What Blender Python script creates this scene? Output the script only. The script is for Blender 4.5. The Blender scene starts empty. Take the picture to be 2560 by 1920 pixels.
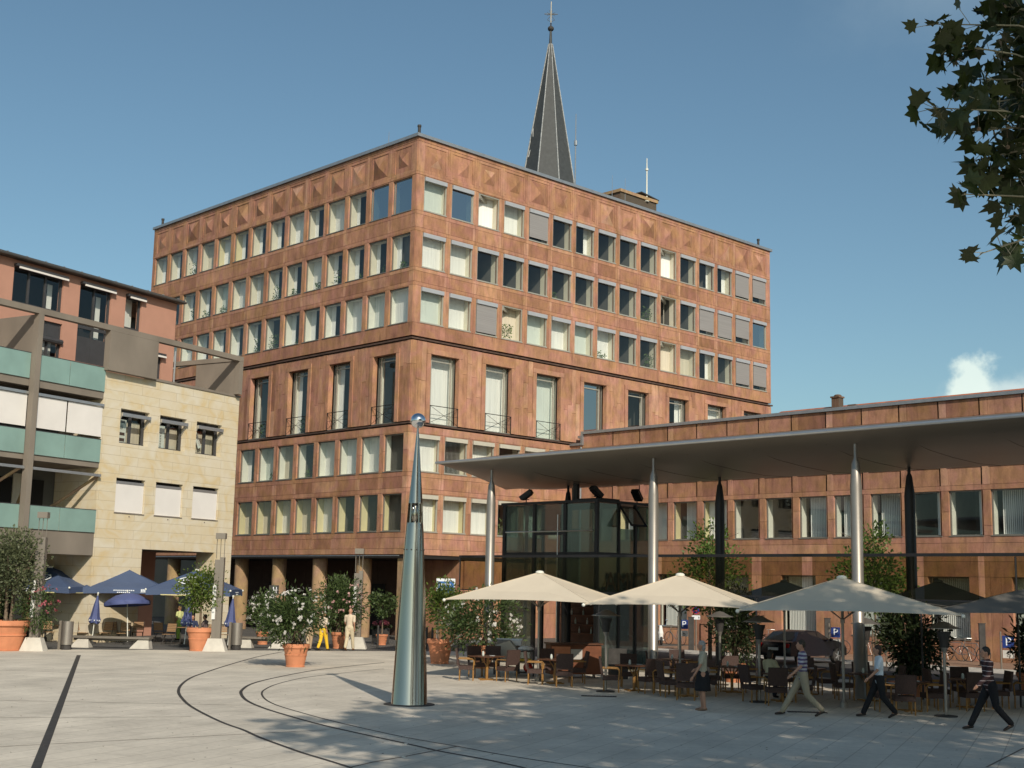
import bpy, math, random
import numpy as np
from mathutils import Matrix, Vector, Euler
R=math.radians
rnd=random.Random(7)
scene=bpy.context.scene
col=scene.collection

# ------------------------------------------------------------------ camera
PITCH,ROLL,YAW,FPX,CAMH=R(8.834),R(1.195),R(44.036),3274.1,2.85
fw=Vector((math.sin(YAW)*math.cos(PITCH),math.cos(YAW)*math.cos(PITCH),math.sin(PITCH)))
rt=Vector((math.cos(YAW),-math.sin(YAW),0)); up=rt.cross(fw)
rt2=rt*math.cos(ROLL)+up*math.sin(ROLL); up2=up*math.cos(ROLL)-rt*math.sin(ROLL)
cd=bpy.data.cameras.new('camera'); cam=bpy.data.objects.new('camera',cd); col.objects.link(cam)
cam.matrix_world=Matrix(((rt2.x,up2.x,-fw.x,0),(rt2.y,up2.y,-fw.y,0),(rt2.z,up2.z,-fw.z,CAMH),(0,0,0,1)))
cd.sensor_fit='HORIZONTAL'; cd.sensor_width=36; cd.lens=FPX/2560*36; cd.clip_start=.1; cd.clip_end=6000
scene.camera=cam

# ------------------------------------------------------------------ sky, sun, exposure
SUN_EL,SUN_AZ=R(33),R(26.5+180)      # the sun stands at this compass angle (clockwise from +Y)
sd=Vector((math.sin(SUN_AZ)*math.cos(SUN_EL),math.cos(SUN_AZ)*math.cos(SUN_EL),math.sin(SUN_EL)))
w=bpy.data.worlds.new('World'); scene.world=w; w.use_nodes=True
nt=w.node_tree; nt.nodes.clear()
N=nt.nodes.new; L=nt.links.new
wo=N('ShaderNodeOutputWorld'); bg=N('ShaderNodeBackground'); bg.inputs[1].default_value=.083
sky=N('ShaderNodeTexSky'); sky.sky_type='NISHITA'; sky.sun_disc=False
sky.sun_elevation=SUN_EL; sky.sun_rotation=SUN_AZ; sky.altitude=100; sky.air_density=1.0; sky.dust_density=1.6; sky.ozone_density=1.6
# cumulus clouds low in the east, made from 3-D noise over the sky directions
tc=N('ShaderNodeTexCoord')
def cloud(dirv,size,stretch,thr,soft,seed,amp):
    d=Vector(dirv).normalized()
    sub=N('ShaderNodeVectorMath'); sub.operation='SUBTRACT'; sub.inputs[1].default_value=d; L(tc.outputs['Generated'],sub.inputs[0])
    sc=N('ShaderNodeVectorMath'); sc.operation='MULTIPLY'; sc.inputs[1].default_value=(1/size,1/size,stretch/size); L(sub.outputs[0],sc.inputs[0])
    ln=N('ShaderNodeVectorMath'); ln.operation='LENGTH'; L(sc.outputs[0],ln.inputs[0])
    nz=N('ShaderNodeTexNoise'); nz.inputs['Scale'].default_value=seed; nz.inputs['Detail'].default_value=6; nz.inputs['Roughness'].default_value=.55
    L(tc.outputs['Generated'],nz.inputs['Vector'])
    m=N('ShaderNodeMath'); m.operation='MULTIPLY_ADD'; m.inputs[1].default_value=amp; L(nz.outputs[0],m.inputs[0])
    inv=N('ShaderNodeMath'); inv.operation='SUBTRACT'; inv.inputs[0].default_value=1.0; L(ln.outputs['Value'],inv.inputs[1]); L(inv.outputs[0],m.inputs[2])
    mr=N('ShaderNodeMapRange'); mr.interpolation_type='SMOOTHSTEP'; mr.inputs['From Min'].default_value=thr; mr.inputs['From Max'].default_value=thr+soft; L(m.outputs[0],mr.inputs[0])
    return mr.outputs[0]
def skydir(u,v):
    return fw*FPX+rt2*(u-1280)-up2*(v-960)
c1=cloud(skydir(2432,945),.029,.8,1.0,.32,30,1.5)
c2=cloud(skydir(2560,985),.075,1.8,1.0,.45,24,1.3)
c4=cloud(skydir(2480,1010),.06,1.6,1.0,.5,22,1.2)
c3=cloud(skydir(2300,-40),.16,1.2,1.0,1.0,7,1.3)
prev=sky.outputs[0]
for c,colr,f in ((c4,(6.4,6.6,7.2,1),.8),(c2,(7.4,7.5,8.0,1),.85),(c1,(9.2,9.0,8.9,1),.9),(c3,(5.2,5.6,6.6,1),.35)):
    mx=N('ShaderNodeMix'); mx.data_type='RGBA'; mm=N('ShaderNodeMath'); mm.operation='MULTIPLY'; mm.inputs[1].default_value=f
    L(c,mm.inputs[0]); L(mm.outputs[0],mx.inputs[0]); L(prev,mx.inputs[6]); mx.inputs[7].default_value=colr; prev=mx.outputs[2]
tintn=N('ShaderNodeVectorMath'); tintn.operation='MULTIPLY'; tintn.inputs[1].default_value=(.91,1.07,1.0); L(prev,tintn.inputs[0]); L(tintn.outputs[0],bg.inputs[0]); L(bg.outputs[0],wo.inputs[0])
sl=bpy.data.lights.new('sun','SUN'); sl.energy=3.25; sl.angle=R(.5); sl.color=(1,.89,.74)
so=bpy.data.objects.new('sun',sl); col.objects.link(so); so.rotation_euler=sd.to_track_quat('Z','Y').to_euler(); so.location=(0,-30,60)
scene.view_settings.view_transform='Standard'; scene.view_settings.look='None'
scene.view_settings.exposure=.26; scene.view_settings.gamma=1

# ------------------------------------------------------------------ helpers
def gp(u,v,z=0.0):
    d=skydir(u,v); t=(z-CAMH)/d.z; return Vector((d.x*t,d.y*t,z))
def gd(u,dep,z=0.0):
    'ground point at forward distance dep in the direction of column u'
    y=960+ (FPX*math.tan(PITCH)) + math.tan(ROLL)*(u-1280)
    v=y+ (CAMH-z)*FPX/dep
    d=skydir(u,v); d.normalize(); h=Vector((math.sin(YAW),math.cos(YAW)))
    t=dep/(d.x*h.x+d.y*h.y); return Vector((d.x*t,d.y*t,z))
def T(x=0,y=0,z=0): return Matrix.Translation((x,y,z))
def RZ(a): return Matrix.Rotation(a,4,'Z')
def RX(a): return Matrix.Rotation(a,4,'X')
def RY(a): return Matrix.Rotation(a,4,'Y')
class MB:
    def __init__(s,M=None): s.v=[];s.f=[];s.m=[];s.t=[];s.M=M or Matrix();s.mi=0;s.tone=.5
    def add(s,vs,fs):
        b=len(s.v); M=s.M
        s.v+= [tuple(M@Vector(p)) for p in vs]
        fl=M.determinant()<0
        for f in fs:
            f=[b+i for i in f]
            s.f.append(f[::-1] if fl else f); s.m.append(s.mi); s.t.append(s.tone)
        return s
    def box(s,x0,x1,y0,y1,z0,z1):
        s.add([(x0,y0,z0),(x1,y0,z0),(x1,y1,z0),(x0,y1,z0),(x0,y0,z1),(x1,y0,z1),(x1,y1,z1),(x0,y1,z1)],
              [(0,3,2,1),(4,5,6,7),(0,1,5,4),(1,2,6,5),(2,3,7,6),(3,0,4,7)]); return s
    def cbox(s,c,d): return s.box(c[0]-d[0]/2,c[0]+d[0]/2,c[1]-d[1]/2,c[1]+d[1]/2,c[2]-d[2]/2,c[2]+d[2]/2)
    def quad(s,*p): return s.add(list(p),[tuple(range(len(p)))])
    def prism(s,poly,z0,z1):
        n=len(poly); vs=[(x,y,z0) for x,y in poly]+[(x,y,z1) for x,y in poly]
        fs=[tuple(range(n))[::-1],tuple(range(n,2*n))]+[(i,(i+1)%n,n+(i+1)%n,n+i) for i in range(n)]
        return s.add(vs,fs)
    def tube(s,pts,rad,n=8,cap=True,ell=1.0):
        pts=[Vector(p) for p in pts]
        if not hasattr(rad,'__len__'): rad=[rad]*len(pts)
        vs=[];fs=[]
        ref=None
        for i,p in enumerate(pts):
            a=pts[max(i-1,0)];b=pts[min(i+1,len(pts)-1)]; d=(b-a)
            if d.length<1e-9: d=Vector((0,0,1))
            d.normalize()
            if ref is None: ref=Vector((1,0,0)) if abs(d.x)<.9 else Vector((0,1,0))
            u=(ref-d*ref.dot(d)); u.normalize(); ref=u; w_=d.cross(u)
            r=rad[i]
            for k in range(n):
                an=2*math.pi*k/n; vs.append(p+u*(math.cos(an)*r)+w_*(math.sin(an)*r*ell))
        for i in range(len(pts)-1):
            for k in range(n):
                a=i*n+k;b=i*n+(k+1)%n; fs.append((a,b,b+n,a+n))
        if cap:
            fs.append(tuple(range(n))[::-1]); fs.append(tuple(range((len(pts)-1)*n,len(pts)*n)))
        return s.add(vs,fs)
    def bar(s,a,b,r,n=6): return s.tube([a,b],r,n)
    def lathe(s,prof,n=24,cx=0,cy=0,a0=0.0,cap=True):
        vs=[];fs=[];m=len(prof)
        for r,z in prof:
            for k in range(n):
                an=a0+2*math.pi*k/n; vs.append((cx+math.cos(an)*r,cy+math.sin(an)*r,z))
        for i in range(m-1):
            for k in range(n):
                a=i*n+k;b=i*n+(k+1)%n; fs.append((a,b,b+n,a+n))
        if cap and prof[0][0]>1e-4: fs.append(tuple(range(n))[::-1])
        if cap and prof[-1][0]>1e-4: fs.append(tuple(range((m-1)*n,m*n)))
        return s.add(vs,fs)
    def ell(s,c,r,n=12,m=8):
        vs=[(c[0],c[1],c[2]-r[2])]; fs=[]
        for i in range(1,m):
            a=-math.pi/2+math.pi*i/m
            for k in range(n):
                an=2*math.pi*k/n; vs.append((c[0]+r[0]*math.cos(a)*math.cos(an),c[1]+r[1]*math.cos(a)*math.sin(an),c[2]+r[2]*math.sin(a)))
        vs.append((c[0],c[1],c[2]+r[2])); t=len(vs)-1
        for k in range(n):
            fs.append((0,1+(k+1)%n,1+k)); o=1+(m-2)*n; fs.append((t,o+k,o+(k+1)%n))
        for i in range(m-2):
            for k in range(n):
                a=1+i*n+k;b=1+i*n+(k+1)%n; fs.append((a,b,b+n,a+n))
        return s.add(vs,fs)
    def build(s,name,mats,parent=None,smooth=False):
        me=bpy.data.meshes.new(name); me.from_pydata(s.v,[],s.f)
        if not isinstance(mats,(list,tuple)): mats=[mats]
        for m in mats: me.materials.append(m)
        if len(mats)>1: me.polygons.foreach_set('material_index',s.m)
        at=me.attributes.new('tone','FLOAT','FACE'); at.data.foreach_set('value',s.t)
        if smooth: me.polygons.foreach_set('use_smooth',[True]*len(s.f))
        me.update()
        o=bpy.data.objects.new(name,me); col.objects.link(o)
        if parent: o.parent=parent
        return o
def smooth_by_angle(o,ang=40):
    me=o.data; me.polygons.foreach_set('use_smooth',[True]*len(me.polygons))
    try: me.set_sharp_from_angle(angle=R(ang))
    except Exception: pass
def tag(o,label=None,cat=None,group=None,kind=None):
    if label: o['label']=label
    if cat: o['category']=cat
    if group: o['group']=group
    if kind: o['kind']=kind
    return o
def empty(name,loc,rz=0,label=None,cat=None,group=None):
    o=bpy.data.objects.new(name,None); col.objects.link(o); o.location=loc; o.rotation_euler=(0,0,rz); o.empty_display_size=.2
    tag(o,label,cat,group); return o
def kids(o): return [c for c in bpy.data.objects if c.parent==o]
def copy_tree(root,loc,rz,label,group=None):
    ch=KID.get(root.name)
    if ch is None:
        ch=[(c,kids(c)) for c in kids(root)]; KID[root.name]=ch
    r=root.copy(); col.objects.link(r); r.location=loc; r.rotation_euler=(0,0,rz); r['label']=label
    if group: r['group']=group
    for c,g in ch:
        d=c.copy(); col.objects.link(d); d.parent=r
        for k in g:
            e=k.copy(); col.objects.link(e); e.parent=d
    return r
KID={}
def text_mesh(txt,size,mat,name,parent,M,ext=.004,align='CENTER'):
    cu=bpy.data.curves.new(name,'FONT'); cu.body=txt; cu.size=size; cu.extrude=ext; cu.align_x=align; cu.align_y='CENTER'
    t=bpy.data.objects.new(name,cu); col.objects.link(t)
    dg=bpy.context.evaluated_depsgraph_get(); me=bpy.data.meshes.new_from_object(t.evaluated_get(dg))
    bpy.data.objects.remove(t); me.transform(M); me.materials.clear(); me.materials.append(mat)
    o=bpy.data.objects.new(name,me); col.objects.link(o); o.parent=parent; return o

# ------------------------------------------------------------------ materials
def mat(name,c,rough=.6,metal=0,var=.12,scale=3.0,bump=0,bscale=40,spec=.4,c2=None,stretch=None):
    m=bpy.data.materials.new(name); m.use_nodes=True; nt=m.node_tree; b=nt.nodes['Principled BSDF']
    b.inputs['Roughness'].default_value=rough; b.inputs['Metallic'].default_value=metal; b.inputs['Specular IOR Level'].default_value=spec
    b.inputs['Base Color'].default_value=(*c,1)
    tc=nt.nodes.new('ShaderNodeTexCoord'); src=tc.outputs['Object']
    if stretch:
        mp=nt.nodes.new('ShaderNodeMapping'); mp.inputs['Scale'].default_value=stretch; nt.links.new(src,mp.inputs[0]); src=mp.outputs[0]
    if var>0 or c2:
        nz=nt.nodes.new('ShaderNodeTexNoise'); nz.inputs['Scale'].default_value=scale; nz.inputs['Detail'].default_value=5
        nt.links.new(src,nz.inputs['Vector'])
        cr=nt.nodes.new('ShaderNodeValToRGB'); nt.links.new(nz.outputs[0],cr.inputs[0])
        a=c2 if c2 else tuple(x*(1-var) for x in c); bb=c if c2 else tuple(min(1,x*(1+var)) for x in c)
        cr.color_ramp.elements[0].position=.3; cr.color_ramp.elements[0].color=(*a,1)
        cr.color_ramp.elements[1].position=.7; cr.color_ramp.elements[1].color=(*bb,1)
        nt.links.new(cr.outputs[0],b.inputs['Base Color'])
    if bump:
        n2=nt.nodes.new('ShaderNodeTexNoise'); n2.inputs['Scale'].default_value=bscale; nt.links.new(tc.outputs['Object'],n2.inputs['Vector'])
        bp=nt.nodes.new('ShaderNodeBump'); bp.inputs['Strength'].default_value=bump; bp.inputs['Distance'].default_value=.02
        nt.links.new(n2.outputs[0],bp.inputs['Height']); nt.links.new(bp.outputs[0],b.inputs['Normal'])
    return m
def sandstone(name,ca,cb,cc):
    m=bpy.data.materials.new(name); m.use_nodes=True; nt=m.node_tree; b=nt.nodes['Principled BSDF']; n=nt.nodes.new; l=nt.links.new
    b.inputs['Roughness'].default_value=.85; b.inputs['Specular IOR Level'].default_value=.2
    at=n('ShaderNodeAttribute'); at.attribute_name='tone'
    cr=n('ShaderNodeValToRGB'); e=cr.color_ramp.elements; e[0].color=(*ca,1); e[0].position=.0; e[1].color=(*cc,1); e[1].position=1; k=e.new(.5); k.color=(*cb,1)
    l(at.outputs['Fac'],cr.inputs[0])
    tc=n('ShaderNodeTexCoord'); mp=n('ShaderNodeMapping'); mp.inputs['Scale'].default_value=(1.7,1.7,.75); l(tc.outputs['Object'],mp.inputs[0])
    nz=n('ShaderNodeTexNoise'); nz.inputs['Scale'].default_value=1.4; nz.inputs['Detail'].default_value=6; nz.inputs['Roughness'].default_value=.65; l(mp.outputs[0],nz.inputs['Vector'])
    n2=n('ShaderNodeTexNoise'); n2.inputs['Scale'].default_value=.45; n2.inputs['Detail'].default_value=3; l(tc.outputs['Object'],n2.inputs['Vector'])
    n3=n('ShaderNodeTexNoise'); n3.inputs['Scale'].default_value=14; n3.inputs['Detail'].default_value=3; l(tc.outputs['Object'],n3.inputs['Vector'])
    def fac(x,a,b_,lo=.3,hi=.7):
        r=n('ShaderNodeMapRange'); r.inputs['From Min'].default_value=lo; r.inputs['From Max'].default_value=hi; r.inputs['To Min'].default_value=a; r.inputs['To Max'].default_value=b_; l(x,r.inputs[0]); return r.outputs[0]
    m1=n('ShaderNodeMath'); m1.operation='MULTIPLY'; l(fac(nz.outputs[0],.70,1.16),m1.inputs[0]); l(fac(n2.outputs[0],.84,1.1),m1.inputs[1])
    m2=n('ShaderNodeMath'); m2.operation='MULTIPLY'; l(m1.outputs[0],m2.inputs[0]); l(fac(n3.outputs[0],.94,1.06),m2.inputs[1])
    n4=n('ShaderNodeTexNoise'); n4.inputs['Scale'].default_value=1.1; n4.inputs['Detail'].default_value=4; n4.inputs['Distortion'].default_value=.8; l(tc.outputs['Object'],n4.inputs['Vector'])
    hr=n('ShaderNodeValToRGB'); q=hr.color_ramp.elements; q[0].position=.32; q[0].color=(1.0,1.06,.86,1); q[1].position=.68; q[1].color=(1.02,.97,1.12,1); l(n4.outputs[0],hr.inputs[0])
    mp2=n('ShaderNodeMapping'); mp2.inputs['Scale'].default_value=(5,5,.8); mp2.inputs['Location'].default_value=(3,9,1); l(tc.outputs['Object'],mp2.inputs[0])
    n5=n('ShaderNodeTexNoise'); n5.inputs['Scale'].default_value=1.2; n5.inputs['Detail'].default_value=5; l(mp2.outputs[0],n5.inputs['Vector'])
    m3=n('ShaderNodeMath'); m3.operation='MULTIPLY'; l(m2.outputs[0],m3.inputs[0]); l(fac(n5.outputs[0],1.0,.72,.56,.76),m3.inputs[1])
    hm=n('ShaderNodeVectorMath'); hm.operation='MULTIPLY'; l(cr.outputs[0],hm.inputs[0]); l(hr.outputs[0],hm.inputs[1])
    vm=n('ShaderNodeVectorMath'); vm.operation='SCALE'; l(hm.outputs[0],vm.inputs[0]); l(m3.outputs[0],vm.inputs['Scale'])
    l(vm.outputs[0],b.inputs['Base Color'])
    bp=n('ShaderNodeBump'); bp.inputs['Strength'].default_value=.25; bp.inputs['Distance'].default_value=.03; l(n3.outputs[0],bp.inputs['Height']); l(bp.outputs[0],b.inputs['Normal'])
    return m
def glassmat(name,tint,refl=.12,rough=.02,alpha=.0,ior=1.45):
    'thin sheet glass: a share of mirror over tinted see-through'
    m=bpy.data.materials.new(name); m.use_nodes=True; nt=m.node_tree; nt.nodes.clear(); n=nt.nodes.new; l=nt.links.new
    o=n('ShaderNodeOutputMaterial'); tr=n('ShaderNodeBsdfTransparent'); tr.inputs[0].default_value=(*tint,1)
    gl=n('ShaderNodeBsdfGlossy'); gl.inputs['Roughness'].default_value=rough
    lw=n('ShaderNodeLayerWeight'); lw.inputs[0].default_value=.5; pw=n('ShaderNodeMath'); pw.operation='POWER'; pw.inputs[1].default_value=4.0; l(lw.outputs['Facing'],pw.inputs[0])
    ad=n('ShaderNodeMath'); ad.operation='ADD'; ad.use_clamp=True; ad.inputs[1].default_value=refl+.03; l(pw.outputs[0],ad.inputs[0])
    mx=n('ShaderNodeMixShader'); l(ad.outputs[0],mx.inputs[0]); l(tr.outputs[0],mx.inputs[1]); l(gl.outputs[0],mx.inputs[2])
    last=mx.outputs[0]
    if alpha>0:
        df=n('ShaderNodeBsdfDiffuse'); df.inputs[0].default_value=(*[min(1,t) for t in tint],1); m2=n('ShaderNodeMixShader'); m2.inputs[0].default_value=alpha; l(last,m2.inputs[1]); l(df.outputs[0],m2.inputs[2]); last=m2.outputs[0]
    l(last,o.inputs[0]); return m
def leafmat(name,c,c2,trans=.35,rough=.5):
    m=bpy.data.materials.new(name); m.use_nodes=True; nt=m.node_tree; b=nt.nodes['Principled BSDF']; n=nt.nodes.new; l=nt.links.new
    at=n('ShaderNodeAttribute'); at.attribute_name='tone'; cr=n('ShaderNodeValToRGB'); l(at.outputs['Fac'],cr.inputs[0])
    cr.color_ramp.elements[0].color=(*c,1); cr.color_ramp.elements[1].color=(*c2,1); l(cr.outputs[0],b.inputs['Base Color'])
    b.inputs['Roughness'].default_value=rough; b.inputs['Specular IOR Level'].default_value=.35
    tl=n('ShaderNodeBsdfTranslucent'); l(cr.outputs[0],tl.inputs[0]); mx=n('ShaderNodeMixShader'); mx.inputs[0].default_value=trans
    l(b.outputs[0],mx.inputs[1]); l(tl.outputs[0],mx.inputs[2]); l(mx.outputs[0],nt.nodes['Material Output'].inputs[0]); return m
M={}
M['sand']=sandstone('red_sandstone',(.29,.143,.09),(.42,.215,.138),(.525,.305,.21))
M['sandc']=sandstone('column_sandstone',(.34,.22,.13),(.42,.28,.17),(.5,.34,.22))
M['coping']=mat('zinc_coping',(.34,.36,.38),.45,.6,.08)
M['darkline']=mat('shadow_gap_dark',(.085,.052,.04),.9,0,.3)  # near-black colour stands for the shadow gap along the storey lines
M['frame']=mat('bronze_window_frame',(.21,.2,.175),.45,.3,.05)
M['framel']=mat('pale_aluminium_frame',(.42,.40,.34),.4,.3,.06)
M['box']=mat('light_grey_shutter_box',(.36,.38,.41),.55,.1,.05)
M['boxb']=mat('beige_shutter_box',(.52,.49,.41),.55,.1,.05)
M['glass']=glassmat('window_glass',(.93,.95,.93),.045)
M['glassb']=glassmat('sky_mirror_glass',(.4,.52,.52),.5)
M['white']=mat('white_reveal_board',(.74,.74,.66),.6,0,.04)
M['yellow']=mat('yellow_reveal_board',(.68,.61,.38),.6,0,.04)
M['cream']=mat('cream_reveal_board',(.70,.66,.54),.6,0,.04)
M['curt']=mat('white_curtain',(.74,.74,.72),.8,0,.08,1.0,stretch=(9,9,.2))
M['curtg']=mat('pale_green_blind',(.58,.63,.59),.8,0,.05,1.0)
M['curtb']=mat('beige_curtain',(.55,.5,.4),.8,0,.1,1.0,stretch=(9,9,.2))
M['grill']=mat('grey_louvre_blind',(.33,.31,.30),.5,.3,.12,1.0,stretch=(.3,.3,22))
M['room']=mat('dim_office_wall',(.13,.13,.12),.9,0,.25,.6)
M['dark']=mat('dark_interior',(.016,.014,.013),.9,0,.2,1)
M['plant']=leafmat('house_plant_leaf',(.03,.06,.02),(.16,.24,.07),.3)
M['pot']=mat('white_flower_pot',(.7,.7,.68),.5)
# ------------------------------------------------------------------ the setting
def paving_mat(name,c1,c2,cm,bw,bh,rot,mortar=.012,rough=.75,stain=.16):
    m=bpy.data.materials.new(name); m.use_nodes=True; nt=m.node_tree; b=nt.nodes['Principled BSDF']; n=nt.nodes.new; l=nt.links.new
    b.inputs['Roughness'].default_value=rough; b.inputs['Specular IOR Level'].default_value=.3
    tc=n('ShaderNodeTexCoord'); mp=n('ShaderNodeMapping'); mp.inputs['Rotation'].default_value=(0,0,rot); l(tc.outputs['Object'],mp.inputs[0])
    br=n('ShaderNodeTexBrick'); br.inputs['Scale'].default_value=1; br.inputs['Brick Width'].default_value=bw; br.inputs['Row Height'].default_value=bh
    br.inputs['Mortar Size'].default_value=mortar; br.inputs['Color1'].default_value=(*c1,1); br.inputs['Color2'].default_value=(*c2,1); br.inputs['Mortar'].default_value=(*cm,1)
    l(mp.outputs[0],br.inputs['Vector'])
    nz=n('ShaderNodeTexNoise'); nz.inputs['Scale'].default_value=.55; nz.inputs['Detail'].default_value=7; nz.inputs['Roughness'].default_value=.6; l(mp.outputs[0],nz.inputs['Vector'])
    n2=n('ShaderNodeTexNoise'); n2.inputs['Scale'].default_value=9; n2.inputs['Detail'].default_value=4; l(tc.outputs['Object'],n2.inputs['Vector'])
    def fac(x,a,b_):
        r=n('ShaderNodeMapRange'); r.inputs['From Min'].default_value=.3; r.inputs['From Max'].default_value=.7; r.inputs['To Min'].default_value=a; r.inputs['To Max'].default_value=b_; l(x,r.inputs[0]); return r.outputs[0]
    mm=n('ShaderNodeMath'); mm.operation='MULTIPLY'; l(fac(nz.outputs[0],1-stain,1+stain*.6),mm.inputs[0]); l(fac(n2.outputs[0],.93,1.07),mm.inputs[1])
    vm=n('ShaderNodeVectorMath'); vm.operation='SCALE'; l(br.outputs[0],vm.inputs[0]); l(mm.outputs[0],vm.inputs['Scale']); l(vm.outputs[0],b.inputs['Base Color'])
    bp=n('ShaderNodeBump'); bp.inputs['Strength'].default_value=.3; bp.inputs['Distance'].default_value=.02; l(n2.outputs[0],bp.inputs['Height']); l(bp.outputs[0],b.inputs['Normal'])
    return m
M['plaza']=paving_mat('pale_granite_slabs',(.64,.585,.495),(.58,.53,.45),(.42,.375,.31),1.8,.62,R(-23),.011,.8,.2)
M['cobble']=paving_mat('dark_cobbles',(.15,.145,.135),(.11,.105,.1),(.06,.058,.055),.14,.12,R(10),.012,.85,.25)
M['brickpave']=paving_mat('reddish_brick_pavement',(.34,.22,.15),(.28,.17,.115),(.15,.1,.08),.22,.11,0,.01,.85,.15)
M['asphalt']=mat('asphalt',(.06,.06,.062),.9,0,.25,2,.3,60)
M['paleroad']=mat('sunlit_road_pale',(.46,.44,.40),.85,0,.12,1.2)  # light asphalt road band with sunlight put into its pale colour
M['slot']=mat('dark_drain_slot',(.045,.042,.04),.7,0,.3,5)
M['joint']=mat('brown_paving_joint',(.15,.115,.09),.85,0,.3,3)
M['kerb']=mat('granite_kerb',(.5,.48,.45),.8,0,.12,2)
def sheet(name,poly,z,m,thick=0):
    mb=MB()
    mb.quad(*[(x,y,z) for x,y in poly])
    return tag(mb.build(name,m),kind='structure')
sheet('ground',[(-900,-900),(2500,-900),(2500,2500),(-900,2500)],-.16,M['asphalt'])
sheet('cobbled_yard',[(-62,95),(37,45.35),(40,44),(43.9,44),(56.95,44),(57,120),(-62,140)],-.004,M['cobble'])
sheet('plaza_paving',[(-62,95),(37,45.3),(40,43.9),(40,-80),(-62,-80)],0,M['plaza'])
sheet('road',[(40,44),(50.2,44),(50.2,-60),(40,-60)],-.008,M['asphalt'])
sheet('pavement',[(51.0,44),(57.0,44),(57.0,-60),(51.0,-60)],.006,M['brickpave'])
sheet('sunlit_road_band',[(48.9,44),(50.9,44),(50.9,-60),(48.9,-60)],-.002,M['paleroad'])
mb=MB(); mb.box(50.9,51.05,-60,44,-.1,.05); tag(mb.build('kerb',M['kerb']),kind='structure')
def ribbon(name,pts,w,m,z=.004):
    mb=MB(); P=[Vector(p) for p in pts]
    vs=[];fs=[]
    for i,p in enumerate(P):
        a=P[max(0,i-1)];b=P[min(len(P)-1,i+1)]; d=(b-a).normalized(); nn=Vector((-d.y,d.x,0))*(w/2)
        vs+=[(p.x+nn.x,p.y+nn.y,z),(p.x-nn.x,p.y-nn.y,z)]
    for i in range(len(P)-1): fs.append((2*i,2*i+1,2*i+3,2*i+2))
    mb.add(vs,fs); return tag(mb.build(name,m),kind='structure')
def smoothpts(pp,n=5):
    out=[]
    P=[Vector(p) for p in pp]
    for i in range(len(P)-1):
        p0=P[max(0,i-1)];p1=P[i];p2=P[i+1];p3=P[min(len(P)-1,i+2)]
        for k in range(n):
            t=k/n; out.append(.5*((2*p1)+(p2-p0)*t+(2*p0-5*p1+4*p2-p3)*t*t+(3*p1-p0-3*p2+p3)*t**3))
    out.append(P[-1]); return out
A=lambda x,y:gp(x/2.304,1560+y/2.304)
B=lambda x,y:gp(800+x/2.304,1560+y/2.304)
cv1=[A(*p) for p in [(1630,160),(1480,190),(1320,235),(1180,280),(1100,310),(1045,350),(1028,390),(1050,430),(1100,475),(1200,530),(1300,575),(1400,610),(1500,655),(1650,710),(1750,745),(1900,790),(2020,828)]]
cv2=[A(*p) for p in [(2212,222),(1950,250),(1780,272),(1560,315),(1450,345),(1400,375),(1388,400),(1420,440),(1520,485),(1700,540),(1860,583)]]+[B(*p) for p in [(200,625),(500,690),(700,735),(950,780),(1180,830)]]
cv3=[A(*p) for p in [(2212,258),(1950,285),(1750,310),(1600,345),(1530,375),(1508,400),(1530,435),(1600,470),(1750,515),(1880,550)]]+[B(*p) for p in [(200,590),(500,655),(790,705),(1000,745),(1250,785),(1600,835)]]
ribbon('drain_line',smoothpts(cv1),.08,M['slot']); ribbon('drain_line',smoothpts(cv2),.085,M['slot']); ribbon('drain_line',smoothpts(cv3),.05,M['slot'])
ribbon('drain_line',[gp(197,1638),gp(140,1790),gp(75,1960)],.15,M['slot'],.0045)
ribbon('paving_joint',[B(0,1100),B(180,825),B(300,797),B(480,765),B(790,705)],.05,M['joint'],.0035)
for a,b in (((0,707),(1880,610)),((0,540),(1100,535)),((0,265),(1100,300)),((0,190),(1300,230)),((0,440),(1500,470))):
    ribbon('paving_joint',[A(*a),A(*b)],.03,M['joint'],.003)
ribbon('paving_joint',[gp(2466,1918),gp(2560,1870)],.04,M['joint'],.003)
for uv,l_ in (((1497,1741),.95),((2018,1781),.95)):
    p=gp(*uv); mb=MB(T(p.x,p.y,0)@RZ(-YAW+R(-4))); mb.box(-l_/2,l_/2,-.13,.13,.001,.012)
    for i in range(12): mb.box(-l_/2+.04+i*.075,-l_/2+.07+i*.075,-.10,.10,.012,.018)
    tag(mb.build('drain_grate',M['slot']),'dark slotted drain grate in the paving '+('left of the woman in the cream top' if uv[0]<1600 else 'behind the man in the striped shirt'),'drain')
# little paving studs near the bottom edge
for i,uv in enumerate(((1017,1843),(1015,1860),(1009,1893))):
    p=gp(*uv); mb=MB(T(p.x,p.y,0)); mb.lathe([(.035,.001),(.035,.008),(.0,.012)],12)
    tag(mb.build('paving_stud',M['white']),'tiny pale round stud '+('topmost' if i==0 else 'middle one' if i==1 else 'lowest')+' of three near the bottom edge','stud','paving studs')

rl=random.Random(44); mb=MB()
for i in range(420):
    x,y=rl.uniform(5,34),rl.uniform(9,46)
    if rl.random()<.5: x,y=gp(rl.uniform(0,2560),rl.uniform(1690,1918)).xy
    a=rl.uniform(0,6.28); L_=rl.uniform(.02,.055); mb.tone=rl.random(); c_,s_=math.cos(a)*L_,math.sin(a)*L_
    mb.quad((x,y,.006),(x+c_*.5-s_*.35,y+s_*.5+c_*.35,.014),(x+c_,y+s_,.007),(x+c_*.5+s_*.35,y+s_*.5-c_*.35,.011))
tag(mb.build('leaf_litter',leafmat('dry_leaf_bits',(.05,.035,.02),(.2,.14,.07),.1)),'scattered dry leaf bits lying on the pale plaza paving','litter',kind='stuff')

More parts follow.
